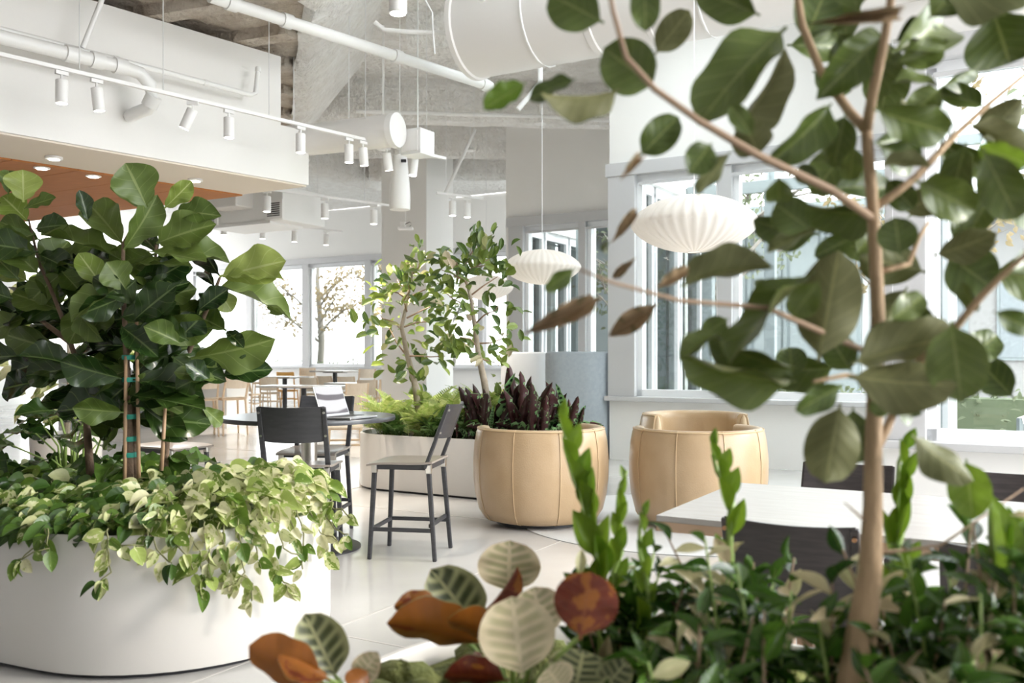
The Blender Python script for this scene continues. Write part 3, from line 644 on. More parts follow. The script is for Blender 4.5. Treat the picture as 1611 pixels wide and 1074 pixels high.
chair('dining_chair','honey orange wooden chair below the far window','chair',(X(453,24.6),24.6,0),face(0,1),.46,.93,.14,'honey','honey','honey',w=.5,lean=.1,group=OG)
WG='tall pale oak stools of the far dining area'
ws=chair('bar_stool','tall oak stool with a slatted gap back, second at the terrazzo counter','stool',(X(363,15.9),15.9,0),face(-.75,1),.65,1.03,.22,'oak','oakback','oakback',w=.46,lean=.16,stz=.22,group=WG)
for px,d,fx,fy,lb in ((320,15.6,-.5,1,'tall oak stool nearest the fig, first at the terrazzo counter'),
    (411,25.0,-.1,1,'tall pale stool below the left far window'),
    (484,25.3,-.2,1,'tall pale stool left of the far high table'),
    (575,23.4,-.3,1,'tall pale stool right of the far high table')):
    dup(ws,(X(px,d),d,0),face(fx,fy),lb,WG)
# ---------------------------------------------------------------- tables
c=(-1.43,6.50,0); root=thing('round_table','round charcoal counter table on a steel post, with an open laptop on it','table',c)
MB().lathe([(.54,.895),(.60,.90),(.605,.915),(.60,.93),(.3,.931)],64).build('table_top',M['tabledark'],root,40)
MB().lathe([(.055,.02),(.055,.89)],24).build('pedestal',M['nickel'],root); MB().lathe([(.36,0),(.36,.012),(.33,.018),(.06,.02)],48).build('base_plate',M['black'],root,40); MB().lathe([(.16,.87),(.16,.895)],24).build('mount_plate',M['black'],root)
# laptop
hz=.932; hinge=Vector((X(529,6.25),6.25,hz)); hd_=Vector((.42,.9,0)).normalized(); out=Vector((hd_.y,-hd_.x,0))
root=thing('laptop','open laptop with a grey wave picture on its screen, on the round table','laptop',hinge,math.atan2(hd_.y,hd_.x))
MB().box((0,-.115,.008),(.32,.225,.014)).build('base',M['alu'],root,0,bevel=.004); MB().box((0,-.085,.0155),(.27,.10,.002)).build('keyboard',M['keys'],root,0); MB().box((0,-.175,.0155),(.10,.06,.0015)).build('trackpad',M['alu'],root,0)
lid=MB().box((0,0,.108),(.32,.008,.215)).build('lid',M['alu'],root,0,bevel=.003); lid.location=(0,.004,.012); lid.rotation_euler=(rad(-20),0,0)
m,nt,N,L,P=nodes('wave wallpaper'); tc=N.new('ShaderNodeTexCoord'); wv=N.new('ShaderNodeTexWave'); wv.bands_direction='Z'; wv.inputs['Scale'].default_value=2.4; wv.inputs['Distortion'].default_value=7; wv.inputs['Detail'].default_value=1.2; wv.inputs['Detail Scale'].default_value=.7
mp=N.new('ShaderNodeMapping'); mp.inputs['Scale'].default_value=(1.2,1,1.1); L.new(tc.outputs['Object'],mp.inputs[0]); L.new(mp.outputs[0],wv.inputs[0])
cr=N.new('ShaderNodeValToRGB'); cr.color_ramp.elements[0].color=(.12,.10,.12,1); cr.color_ramp.elements[0].position=.18; cr.color_ramp.elements[1].color=(.80,.79,.81,1); cr.color_ramp.elements[1].position=.45; L.new(wv.outputs[0],cr.inputs[0])
L.new(cr.outputs[0],P.inputs['Emission Color']); P.inputs['Emission Strength'].default_value=.5; P.inputs['Base Color'].default_value=(.02,.02,.02,1); P.inputs['Roughness'].default_value=.15
M['screen']=m; MB().box((0,-.005,.112),(.30,.002,.19)).build('screen',M['screen'],lid,0)
# long white table: local x along U, y along V
A=Vector((.553,3.54,0)); root=thing('dining_table','long pale topped oak table on slab legs, right foreground','table',A,ROT)
MB().box((1.5,.53,.728),(3.0,1.06,.024)).build('table_top',M['whitewash'],root,0,bevel=.003)
for c,d in (((1.5,.012,.698),(3.0,.024,.036)),((1.5,1.048,.698),(3.0,.024,.036)),((.012,.53,.698),(.024,1.01,.036)),((2.988,.53,.698),(.024,1.01,.036))): MB().box(c,d).build('edge_band',M['oakedge'],root,0)
for x in(.42,2.6):
    MB().bar((x,.30,0),(x-.05,.30,.68),.07,.17,0,.06,.26,up=(0,1,0)).build('leg',M['oakedge'],root,0,bevel=.006); MB().bar((x,.76,0),(x-.05,.76,.68),.07,.17,0,.06,.26,up=(0,1,0)).build('leg',M['oakedge'],root,0,bevel=.006)
MB().bar((.42,.53,.62),(2.6,.53,.62),.05,.10).build('apron',M['oakedge'],root,0)
# far tables
def far_table(label,px,d,wx,wy,z,rz=ROT):
    t=thing('cafe_table',label,'table',(X(px,d),d,0),rz,'white topped tables of the far dining area')
    MB().box((0,0,z-.02),(wx,wy,.04)).build('table_top',M['whitewash'],t,0,bevel=.004); MB().box((0,0,z-.05),(wx*.5,.3,.02)).build('mount_plate',M['black'],t,0)
    MB().bar((0,0,.02),(0,0,z-.05),.08).build('pedestal',M['black'],t,0); MB().box((0,0,.01),(.55,.5,.02)).build('base_plate',M['black'],t,0)
far_table('nearest pale table of the far dining area, behind the laptop',478,18.9,1.75,.75,.75,rad(-12))
far_table('pale table below the left far window, beside the orange chair',448,23.4,1.0,.7,.84)
far_table('pale high table against the far window, farthest one',527,24.2,1.15,.7,.97)
far_table('pale table partly behind the laptop lid, right of the nearest one',548,20.4,.8,.7,.76)
root=thing('bar_counter','speckled terrazzo counter with a thick grey edge, left of the dining area','counter',(-5.35,17.2,0),ROT+rad(4))
MB().box((-2.5,.45,1.01),(5,.9,.13)).build('counter_top',M['granite'],root,0,bevel=.004); MB().box((-2.55,.55,.47),(4.7,.6,.94)).build('counter_base',M['wall'],root,0)
root=thing('dark_tray','low dark tray standing on the terrazzo counter','tray',Vector((-5.35,17.2,1.0755))+U*-.95+V*.62,ROT); MB().box((0,0,.045),(.34,.2,.09)).build('tray_body',M['black'],root,0,bevel=.01)
MB().box((.02,0,.10),(.14,.1,.03)).build('tray_content',M['rib'],root,0,bevel=.008)
# ---------------------------------------------------------------- barrel armchairs
def armchair(label,loc,rz):
    """swivel tub chair, opening towards +Y; upholstered panels, piping, seat cushion, black base"""
    t=thing('barrel_armchair',label,'armchair',loc,rz,'tan leather barrel armchairs'); open_=rad(64)
    outp=[(.40,.035),(.46,.05),(.505,.12),(.535,.24),(.55,.38),(.552,.52),(.54,.66),(.525,.74),(.515,.765),(.498,.78)]
    inp=[(.478,.782),(.44,.776),(.425,.755),(.42,.70),(.425,.42)]
    prof=outp+inp; a0=PI/2+open_; a1=PI/2+2*PI-open_; npan=6; seg=8
    for p in range(npan):
        vs=[];k=len(prof)
        for i in range(seg+1):
            g=a0+(a1-a0)*(p+i/seg)/npan
            edge=1-.006*(abs(2*i/seg-1)**6)
            for r,z in prof: vs.append((r*edge*math.cos(g),r*edge*math.sin(g),z))
        fs=[((i+1)*k+j,(i+1)*k+j+1,i*k+j+1,i*k+j) for i in range(seg) for j in range(k-1)]
        fs+=[tuple(range(k)),tuple(seg*k+j for j in range(k))[::-1]]
        MB().add(vs,fs).build('leather_panel',M['leather'],t,60)
        if p: 
            g=a0+(a1-a0)*p/npan; MB().tube([((r+.001)*math.cos(g),(r+.001)*math.sin(g),z) for r,z in outp],.003,5).build('seam',M['seam'],t,80)
    MB().tube([(.516*math.cos(g),.516*math.sin(g),.768) for g in [a0+(a1-a0)*i/40 for i in range(41)]],.006,5).build('seam',M['seam'],t,80)
    for g in(a0,a1):
        MB().blob((.482*math.cos(g),.482*math.sin(g),.41),.2,12,amp=0,sq=(.26,.26,1.83)).build('arm_front',M['leather_in'],t,80)
    MB().lathe([(.36,.30),(.44,.31),(.455,.36),(.44,.43),(.36,.455),(.1,.46)],36).build('seat_cushion',M['leather_in'],t,50)
    MB().lathe([(.40,.04),(.42,.10),(.42,.30)],36).build('seat_box',M['leather_in'],t,50); MB().lathe([(.36,0),(.36,.035),(.2,.04)],36).build('swivel_base',M['black'],t,50)
armchair('tan leather barrel armchair with its back to us, beside the long planter',(.235,7.52,0),rad(14))
armchair('tan leather barrel armchair seen from behind, behind the white table corner',(1.50,7.44,.0),rad(10))
armchair('tan leather barrel armchair farthest back, its open front facing us',(1.83,9.25,0),rad(186))
root=thing('round_rug','round pale grey rug under the armchairs','rug',(1.45,7.6,0)); MB().lathe([(1.3,.001),(1.395,.001),(1.40,.004),(1.39,.008),(.7,.009)],96).build('rug_pile',M['rug'],root,40)
# ---------------------------------------------------------------- high backed felt pods
def pod(label,loc,rz,mat,wd=.92,dp=1.0,h=1.41):
    t=thing('felt_booth',label,'booth',loc,rz,'high backed felt booths'); path=[]; r=.30; hw=wd/2
    path.append((-hw,dp)); 
    for k in range(9): g=PI+PI/2*k/8; path.append((-hw+r+r*math.cos(g),r+r*math.sin(g)))
    for k in range(9): g=1.5*PI+PI/2*k/8; path.append((hw-r+r*math.cos(g),r+r*math.sin(g)))
    path.append((hw,dp)); th=.10; sec=[(0,.03),(0,h-.03),(.02,h-.008),(.05,h),(.08,h-.008),(th,h-.03),(th,.03)]; vs=[];k=len(sec);n=len(path)
    for i,p in enumerate(path):
        q0=Vector(path[max(0,i-1)]);q1=Vector(path[min(n-1,i+1)]); d=(q1-q0).normalized(); nn=Vector((-d.y,d.x))
        for o,z in sec: vs.append((p[0]+nn.x*o,p[1]+nn.y*o,z))
    fs=[(i*k+j,(i+1)*k+j,(i+1)*k+(j+1)%k,i*k+(j+1)%k) for i in range(n-1) for j in range(k)]+[tuple(range(k))[::-1],tuple((n-1)*k+j for j in range(k))]
    MB().add(vs,fs).build('high_back',M[mat],t,50)
    MB().tube([(path[n-1][0]+.002,path[n-1][1]-.02,.03),(path[n-1][0]+.002,path[n-1][1]-.02,h-.03)],.008,6).build('seam',M['black'],t)
    MB().box((0,.56,.36),(wd-.24,dp-.22,.20)).build('seat_cushion',M['felt'],t,0,bevel=.04); MB().box((0,.56,.15),(wd-.26,dp-.26,.24)).build('seat_base',M['kick'],t,0)
    MB().box((0,.20,.70),(wd-.30,.12,.42)).build('back_cushion',M['felt'],t,0,bevel=.04)
pod('blue grey felt high backed booth, right one, against the window wall',(.80,12.02,0),rad(-14),'felt',wd=.86)
pod('pale grey felt high backed booth, left one, behind the planter tree',(.18,13.45,0),rad(-14),'felt_light',wd=.84)
# ---------------------------------------------------------------- planters
def stadium(c1,c2,r,n=24):
    c1=Vector(c1[:2]);c2=Vector(c2[:2]);a=math.atan2((c2-c1).y,(c2-c1).x); out=[]
    for k in range(n+1): g=a+PI/2+PI*k/n; out.append((c1.x+r*math.cos(g),c1.y+r*math.sin(g)))
    for k in range(n+1): g=a-PI/2+PI*k/n; out.append((c2.x+r*math.cos(g),c2.y+r*math.sin(g)))
    return out
def planter(label,c1,c2,r,z,mat='planter',soil='soil'):
    root=thing('planter',label,'planter',(c1[0],c1[1],0)); c1=Vector((0,0));c2=Vector(c2[:2])-root.location.xy
    rings=[(r-.03,.022),(r-.002,.022),(r,.035),(r,z-.012),(r-.006,z),(r-.022,z),(r-.028,z-.012),(r-.028,z-.12)]
    vs=[];n=None
    for rr,zz in rings:
        o=stadium(c1,c2,rr); n=len(o); vs+=[(x,y,zz) for x,y in o]
    fs=[(i*n+j,i*n+(j+1)%n,(i+1)*n+(j+1)%n,(i+1)*n+j) for i in range(len(rings)-1) for j in range(n)]
    MB().add(vs,fs).build('planter_shell',M[mat],root,50); MB().prism(stadium(c1,c2,r-.035),0,.03).build('toe_kick',M['kick'],root,60)
    mb=MB(); o=stadium(c1,c2,r-.03); ax=(c2-c1); LL=ax.length; ax=ax/LL if LL else Vector((1,0)); vs=[];K=5
    for k in range(K+1):
        f=1-k/K
        for x,y in o:
            p=Vector((x,y)); t=max(0,min(LL,p.dot(ax))); c=ax*t; q=c+(p-c)*max(f,.02)
            vs.append((q.x,q.y,z-.06+.05*(1-f)+.025*mnoise.noise(Vector((q.x*9,q.y*9,0)))))
    fs=[(i*n+j,i*n+(j+1)%n,(i+1)*n+(j+1)%n,(i+1)*n+j) for i in range(K) for j in range(n)]
    mb.add(vs,fs).build('soil',M[soil],root,180); return root
planter('large cream rounded planter at left, overflowing with pothos',(-1.69,4.60,0),(-3.30,5.34,0),.77,.60)
planter('long cream planter in the middle with two trees, behind the stool',(-1.04,9.69,0),(.26,8.94,0),.55,.565)
planter('pale planter in the foreground holding the big banyan tree',(.22,2.02,0),(2.05,.96,0),.66,.58,soil='moss')
# ================================================================ plants
CAMP=Vector((0,0,H))
def branch(root,pts,rs,mat,name='branch',n=7):
    return MB().tube([Vector(p)-root.location for p in pts],rs,n).build(name,M[mat],root,180)
def wig(a,b,k,amp,rr):
    a=Vector(a);b=Vector(b); return [a+(b-a)*i/k+(Vector((rr.uniform(-1,1),rr.uniform(-1,1),rr.uniform(-1,1)))*amp if 0<i<k else Vector()) for i in range(k+1)]
# ---------------------------------------------------------------- the big banyan fig in the foreground planter
D=1.6
rt=thing('banyan_tree','large banyan fig in the foreground planter, pale trunk and big oval leaves','tree',W(1335,1290,D))
def P(px,py,dd=0.): return W(px,py,D+dd)
def pp(*a): return [P(*q) for q in a]
branch(rt,[rt.location]+pp((1344,1074),(1356,990),(1369,900),(1373,800),(1374,700),(1377,600),(1381,500),(1377,400),(1371,300),(1363,205)),[.036,.031,.026,.021,.017,.0155,.0135,.0125,.0115,.0105,.0095],'bark','trunk',10)
BR=[([(1363,205),(1335,175,.02),(1290,110,.05),(1262,40,.08),(1245,-60,.1)],.010,.006,'bark'),
 ([(1363,205),(1372,150,-.03),(1388,80,-.06),(1400,10,-.08),(1412,-80,-.1)],.010,.006,'bark'),
 ([(1374,345),(1310,300,-.06),(1190,243,-.12),(1100,190,-.15),(1030,140,-.18),(985,90,-.2),(965,20,-.22),(950,-60,-.24)],.008,.003,'twig'),
 ([(1379,560),(1265,510,-.06),(1205,484,-.10),(1070,473,-.15),(965,445,-.2),(912,424,-.22)],.006,.002,'twig'),
 ([(1374,330),(1440,280,.05),(1500,215,.10),(1560,160,.14),(1640,95,.2)],.008,.004,'bark'),
 ([(1385,650),(1440,575,-.05),(1490,530,-.08),(1545,465,-.12),(1580,430,-.15),(1660,360,-.2)],.009,.004,'bark'),
 ([(1374,715),(1395,675,.03),(1408,645,.05),(1412,610,.06)],.009,.006,'bark'),
 ([(1376,430),(1430,415,.04),(1445,375,.06),(1460,350,.08)],.006,.003,'bark'),
 ([(1372,870),(1420,866,.03),(1480,858,.05),(1520,830,.08),(1611,768,.1)],.004,.0015,'twig'),
 ([(1372,830),(1340,800,-.02),(1328,790,-.03)],.003,.001,'twig'),
 ([(1376,600),(1330,590,-.08),(1280,600,-.13)],.006,.003,'bark')]
for pts,a,b,m in BR: branch(rt,pp(*pts),[a+(b-a)*i/(len(pts)-1) for i in range(len(pts))],m)
# every leaf: stalk end, tip, width in px, which face it turns (t top, u underside, l young lime, d drying), optional depth step
BL=[(950,36,860,-12,72,'t'),(1014,-40,1016,47,44,'t'),(1030,86,1084,17,46,'u'),(1031,137,953,78,80,'t'),(976,140,860,184,36,'u'),(906,124,830,152,26,'t'),(828,130,762,168,34,'l'),
(1196,24,1090,-18,56,'t'),(1238,42,1094,168,72,'u'),(1155,205,1249,121,36,'u'),(1185,215,1150,165,30,'t'),(1006,246,1067,184,50,'u'),(1006,246,979,279,14,'d'),(1120,225,1088,268,46,'t'),(1150,238,1093,302,26,'u'),(1196,245,1172,198,60,'u'),
(1308,162,1240,256,46,'u'),(1330,178,1312,262,48,'t'),(1342,232,1338,286,34,'u'),(1225,277,1226,326,42,'t'),(1292,286,1248,266,30,'t'),(1266,66,1302,-22,72,'t'),(1418,20,1284,36,20,'d'),(1392,52,1312,130,62,'t'),(1396,62,1382,146,56,'t'),
(1402,84,1528,12,74,'t'),(1404,66,1502,44,36,'u'),(1410,100,1492,72,44,'t'),(1402,130,1478,118,16,'t'),(1562,14,1592,112,108,'t'),(1478,-6,1625,10,22,'u'),(1376,172,1498,214,62,'u'),(1374,225,1436,216,36,'t'),(1380,228,1456,262,50,'t'),(1385,262,1452,244,20,'u'),
(1524,194,1614,232,36,'u'),(1440,284,1541,336,60,'u'),(1546,234,1602,348,66,'t'),(1534,226,1616,262,40,'l'),(1520,224,1488,332,46,'t'),
(1276,362,1219,320,56,'t'),(1392,332,1262,352,44,'u'),(1292,358,1203,386,28,'u'),(1345,372,1284,402,34,'t'),(1345,400,1394,352,44,'t'),(1457,428,1348,402,66,'u'),(1416,402,1408,344,56,'t'),(1470,402,1567,374,46,'u'),(1490,400,1560,452,76,'t'),(1512,440,1532,492,22,'t'),(1564,490,1628,520,36,'t'),(1400,506,1456,462,40,'t'),
(1287,570,1318,402,92,'u',-.05),(1340,585,1304,528,50,'t'),(1338,572,1490,514,60,'u',-.06),(1334,592,1497,618,72,'u',-.08),(1497,505,1512,630,84,'t'),(1254,578,1112,562,46,'t',-.04),(1254,600,1078,600,38,'u',-.03),(1070,452,1191,390,42,'u'),(1084,420,1034,452,20,'d'),(1132,524,1066,550,26,'t'),(1146,500,1106,528,34,'t'),(1284,425,1128,540,24,'u'),(1216,446,1178,451,18,'t'),
(1034,478,956,530,32,'d'),(946,468,827,524,30,'d'),(904,422,859,457,24,'t'),(1002,328,964,380,16,'d'),(1000,405,962,440,14,'d'),(960,378,944,402,12,'t'),
(1326,604,1255,648,36,'t'),(1322,634,1298,760,78,'u',-.04),(1342,640,1346,732,54,'t'),(1410,632,1449,667,30,'t'),(1434,684,1518,762,44,'u',-.03),(1520,722,1530,814,58,'l'),(1366,632,1396,652,22,'t'),(1440,560,1480,500,40,'t'),(1580,430,1640,400,40,'t'),(1590,300,1650,350,60,'t'),(1480,140,1430,180,44,'t'),(1460,30,1530,-40,60,'t'),(1350,20,1330,-60,60,'u'),
(1320,50,1350,110,44,'t'),(1440,330,1400,290,40,'t'),(1290,440,1245,500,46,'u'),(1440,470,1470,560,44,'t'),(1560,300,1530,360,44,'u')]
for _ in range(34):                                               # smaller leaves filling the crown
    x,y=R.uniform(1230,1640),R.uniform(-60,640); g=R.uniform(0,6.28); l_=R.uniform(70,120)
    if abs(x-1375)<25: continue
    BL.append((x,y,x+l_*math.cos(g),y+l_*.7*math.sin(g),l_*R.uniform(.35,.6),R.choice('ttu'),R.uniform(.12,.38)))
for i_,L_ in enumerate(BL):
    bx,by,tx,ty,wd,kd=L_[:6]; kd='t' if kd=='u' and i_%5 in(1,3) else kd; dd=(L_[6] if len(L_)>6 else R.uniform(-.16,.14)); Lp=math.hypot(tx-bx,ty-by); tilt=R.uniform(-.05,.05)
    b=P(bx,by,dd); tp=P(tx,ty,dd+tilt); true=max(wd,.50*Lp if kd not in'd' else wd)/F*(D+dd); roll=math.acos(min(1,wd/F*(D+dd)/true))*R.choice((-1,1)) if true>0 else 0
    fc=(CAMP-b).normalized(); key={'t':'ficus','u':'ficus','l':'ficus_lime','d':'ficus_dry'}[kd]
    if kd=='u': fc=-fc
    leaf(key,rt,b,tp,true*1.06,fc,roll*.97)
# ---------------------------------------------------------------- fiddle leaf figs in the left planter
D=4.72
ft=thing('fiddle_leaf_fig','tall fiddle leaf fig with tied stems in the large left planter','tree',W(205,775,D))
branch(ft,[W(205,790,D),W(203,700,D),W(201,600,D),W(197,520,D),W(193,440,D),W(194,384,D),W(220,335,D)],[.023,.020,.018,.015,.012,.010,.007],'barkdark','stem',8)
branch(ft,[W(214,790,D+.1),W(212,690,D+.08),W(214,620,D+.05),W(232,520,D+.05),W(241,450,D+.05),W(246,385,D+.05)],[.022,.02,.017,.014,.011,.008],'barkdark','stem',8)
branch(ft,[W(258,750,D+.2),W(262,680,D+.2),W(285,580,D+.15),W(320,500,D+.1),W(340,452,D+.1),W(346,436,D+.1)],[.022,.02,.016,.012,.01,.008],'barkdark','stem',8)
for x,y0,y1,dx in((196,790,560,2),(219,790,500,-4),(254,740,640,6)):
    s=branch(ft,[W(x,y0,D-.03),W(x+dx,y1,D-.03)],[.011,.009],'stake','bamboo_stake',6)
for x,y in((205,690),(205,715),(206,655),(232,515),(203,562),(203,597)):
    c=W(x,y,D)-ft.location; MB().lathe([(.034,-.012),(.036,0),(.034,.012)],12,c).build('plant_tie',M['tie'],ft)
fr=thing('fiddle_leaf_fig','second fiddle leaf fig at the left edge, behind the tall one','tree',W(145,765,D+.25))
branch(fr,[W(145,780,D+.25),W(138,690,D+.25),W(134,630,D+.25),W(118,560,D+.2),W(98,500,D+.2),W(78,450,D+.2),W(62,415,D+.2),W(45,345,D+.2)],[.024,.021,.018,.015,.012,.010,.009,.006],'barkdark','stem',8)
branch(fr,[W(112,540,D+.2),W(60,500,D+.3),W(20,470,D+.3)],[.016,.012,.008],'barkdark','stem',7)
FL=[(231,326,200,257,70,'g'),(225,330,186,270,48,'l'),(258,328,302,286,26,'l'),(194,385,136,308,56,'g'),(194,393,254,313,32,'u'),(246,383,326,348,58,'g'),(276,334,337,332,40,'u'),(251,396,358,391,38,'g'),(203,416,300,411,18,'u'),(192,409,70,348,38,'g'),(138,348,128,300,24,'t'),
(198,455,171,414,52,'u'),(198,455,262,413,24,'u'),(168,460,124,396,40,'l'),(235,440,268,470,34,'u'),(110,470,150,540,5,'u'),(148,466,106,542,46,'g'),(191,543,142,470,52,'t'),(198,542,236,456,58,'t'),(201,545,102,550,46,'t'),(204,562,314,536,56,'t'),(300,563,428,544,34,'g'),(208,586,298,596,46,'t'),(241,505,276,470,42,'g'),(241,528,287,514,32,'u'),(285,529,317,497,46,'g'),(356,520,306,490,46,'u'),(356,520,380,540,22,'t'),
(345,435,447,408,62,'l'),(350,437,440,424,30,'l'),(339,451,462,474,38,'u'),(346,434,301,373,30,'t'),(339,452,312,417,22,'t'),(340,452,366,490,32,'l'),(338,452,301,498,20,'t'),(350,478,315,470,36,'t'),(420,480,440,494,5,'u'),
(198,650,82,630,60,'t'),(209,658,328,661,62,'t'),(209,598,315,606,48,'t'),(205,622,322,634,36,'t'),(201,613,122,600,36,'t'),(212,590,250,545,44,'t'),(190,575,150,520,40,'g'),(220,470,290,440,40,'t'),(215,440,180,470,44,'t'),(235,560,295,560,38,'t'),(205,500,150,505,46,'t'),(230,420,300,445,36,'t'),(180,440,120,430,36,'u'),(210,530,260,580,40,'t'),(225,640,290,690,40,'t'),(190,640,150,690,34,'t'),(250,400,210,350,42,'t'),(270,560,330,600,42,'t'),(318,640,352,668,26,'u')]
FR=[(64,432,106,376,56,'g'),(64,378,-6,346,36,'g'),(62,432,-8,364,50,'g'),(44,348,2,305,46,'l'),(37,318,36,266,52,'l'),(13,306,14,262,30,'g'),(38,328,86,308,22,'g'),(90,486,80,414,48,'u'),(90,486,17,458,46,'u'),(96,500,-4,468,30,'t'),(104,553,-4,526,36,'g'),(84,563,10,585,40,'t'),(98,560,62,600,44,'g'),(44,442,-5,420,40,'l'),(58,470,-10,500,44,'g'),(110,510,140,470,36,'u'),(120,580,60,560,36,'t'),(40,500,-20,520,44,'g'),(60,600,0,610,50,'t'),(120,600,100,650,46,'g'),(30,440,-30,380,50,'g'),(60,400,110,420,40,'t'),(55,360,100,350,36,'t'),(20,470,-40,450,50,'t'),(0,320,-50,300,50,'g'),(30,560,-40,560,50,'t')]
def fiddle(root,lst,D0):
    for bx,by,tx,ty,wd,kd in lst:
        dd=R.uniform(-.22,.28) if kd!='l' else R.uniform(-.1,.1); Lp=math.hypot(tx-bx,ty-by); b=W(bx,by,D0+dd*.4); tp=W(tx,ty,D0+dd)
        true=max(wd,.52*Lp)/F*(D0+dd); roll=math.acos(min(1,wd/F*(D0+dd)/true))*R.choice((-1,1))
        fc=(CAMP-b).normalized()+Vector((0,0,.35)); leaf({'t':'fiddle','g':'fiddle' if R.random()<.3 else 'fiddle_under','u':'fiddle_under','l':'fiddle_light'}[kd],root,b,tp,true*1.05,fc,roll*.8)
def fill(root_list,axis,n,y0,y1,rx):
    for _ in range(n):
        y=R.uniform(y0,y1); k=[p for p in axis if p[1]>=y] or [axis[-1]]; x=k[-1][0]+R.gauss(0,6); g=R.choice((-1,1))*R.uniform(.1,1.2)+(PI if R.random()<.5 else 0); l=R.uniform(70,rx)
        root_list.append((x,y,x+l*math.cos(g),y-l*.55*math.sin(g)*R.choice((1,1,-.7)),R.uniform(28,54),R.choice('ttgug' if y>430 else 'gglu')))
fill(FL,[(205,690),(201,600),(197,520),(193,440),(194,384)],26,395,660,120); fill(FL,[(285,580),(320,500),(340,452)],9,460,600,80); fill(FL,[(214,620),(232,520),(246,385)],12,390,600,100)
fill(FR,[(138,690),(134,630),(98,500),(62,415),(45,345)],26,345,660,110)
fiddle(ft,FL,D); fiddle(fr,FR,D+.22)
# ---------------------------------------------------------------- low leafy plants in the left planter, behind the figs
ph=[]
for i,(x,y,lb) in enumerate(((-2.55,5.35,'dark green philodendron low in the left planter behind the figs'),(-3.25,5.35,'bright green philodendron at the left frame edge in the planter'),(-2.0,5.1,'dark green philodendron right of the tied fig stems'))):
    root=thing('philodendron',lb,'plant',(x,y,.56)); rr=random.Random(i+40)
    for k in range(26):
        g=rr.uniform(0,6.28); h=rr.uniform(.12,.50) if i<2 else rr.uniform(.05,.28); o=rr.uniform(.08,.36); b=Vector((x+o*math.cos(g),y+o*math.sin(g),.56+h)); 
        branch(root,[(x+.05*math.cos(g),y+.05*math.sin(g),.55),(x+o*.5*math.cos(g),y+o*.5*math.sin(g),.56+h*.7),b],[.007,.006,.004],'stemg','stalk',5)
        d=Vector((math.cos(g),math.sin(g),rr.uniform(-.5,.2))).normalized(); l=rr.uniform(.16,.26); leaf('philo',root,b,b+d*l,l*.72,Vector((-.1,-.5,1)),rr.uniform(-.4,.4),rr)
# variegated plant farther back at the left
root=thing('potted_shrub','variegated green shrub in a pale pot far behind the figs','plant',(-4.35,9.0,0)); rr=random.Random(5)
MB().lathe([(.24,0),(.30,.02),(.33,.6),(.31,.6),(.30,.55)],28).build('pot',M['planter'],root,50); MB().tube([(0,0,.5),(.03,0,1.1),(0,.02,1.9)],[.03,.025,.012],8).build('stem',M['barkgrey'],root)
for k in range(150):
    h=rr.uniform(.75,2.25); g=rr.uniform(0,6.28); o=rr.uniform(.05,.55)*(1.1-abs(h-1.5)/1.2); b=Vector((-4.35+o*math.cos(g),9.0+o*math.sin(g),h)); d=Vector((math.cos(g),math.sin(g),rr.uniform(-.6,.5))).normalized(); l=rr.uniform(.16,.24)
    leaf('pothos_pale' if rr.random()<.5 else 'pothos',root,b,b+d*l,l*.6,Vector((rr.uniform(-.6,.6),-.8,.7)),0,rr)
# ---------------------------------------------------------------- pothos carpet spilling over the left planter
root=thing('pothos','variegated pothos carpet spilling over the rim of the large left planter','plant',(-1.69,4.60,.55)); rr=random.Random(77)
c1=Vector((-1.69,4.60));c2=Vector((-3.30,5.34)); ax=(c2-c1).normalized()
def pot_h(s): return .03+.20*max(0,1-s*s)**.6
cand=[]
for i in range(2300):
    if rr.random()<.62: g=rr.uniform(-PI,PI); s=math.sqrt(rr.random())*.985; o=Vector((math.cos(g),math.sin(g)))*s*.76; c=c1
    else: tt=rr.uniform(0,1.7); s=rr.uniform(-.98,.98); c=c1+ax*tt; o=Vector((ax.y,-ax.x))*s*.76*(-1); s=abs(s)
    p=c+o; x=p.x
    if abs(p.x+1.63)<.10 and abs(p.y-4.70)<.10 : continue
    bump=.5+.5*mnoise.noise(Vector((p.x*2.6,p.y*2.6,1)))
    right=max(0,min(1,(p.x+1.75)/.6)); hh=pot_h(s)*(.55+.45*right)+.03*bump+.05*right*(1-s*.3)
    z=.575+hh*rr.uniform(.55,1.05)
    dirn=(o.normalized()+Vector((rr.gauss(0,.6),rr.gauss(0,.6)))).normalized() if o.length>.01 else Vector((1,0))
    d=Vector((dirn.x,dirn.y,rr.uniform(-.45,.35)-.25*s*s)).normalized(); l=rr.uniform(.075,.135)
    cand.append((p.y-.3*z,p,z,d,l,right,o))
cand.sort(key=lambda q:q[0])
stuff=MB(); allm=[LM['pothos'],LM['pothos_pale'],LM['pothos_dark']]
for i,(_,p,z,d,l,right,o) in enumerate(cand):
    q=rr.random()*.9-.12+.62*right+.3*mnoise.noise(Vector((p.x*3,p.y*3,4))); key='pothos_pale' if q>.80 else ('pothos' if q>.38 else 'pothos_dark')  # paler leaves towards the right, window light put into leaf colour
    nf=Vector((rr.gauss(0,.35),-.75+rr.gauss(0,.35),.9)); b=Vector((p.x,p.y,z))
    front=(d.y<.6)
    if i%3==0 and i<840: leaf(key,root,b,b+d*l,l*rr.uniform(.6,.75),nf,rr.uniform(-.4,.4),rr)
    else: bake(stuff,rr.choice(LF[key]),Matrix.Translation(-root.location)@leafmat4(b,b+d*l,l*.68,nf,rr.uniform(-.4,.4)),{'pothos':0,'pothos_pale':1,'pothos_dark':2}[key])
stuff.build('leaf_mass',allm,root,180,kind='stuff')
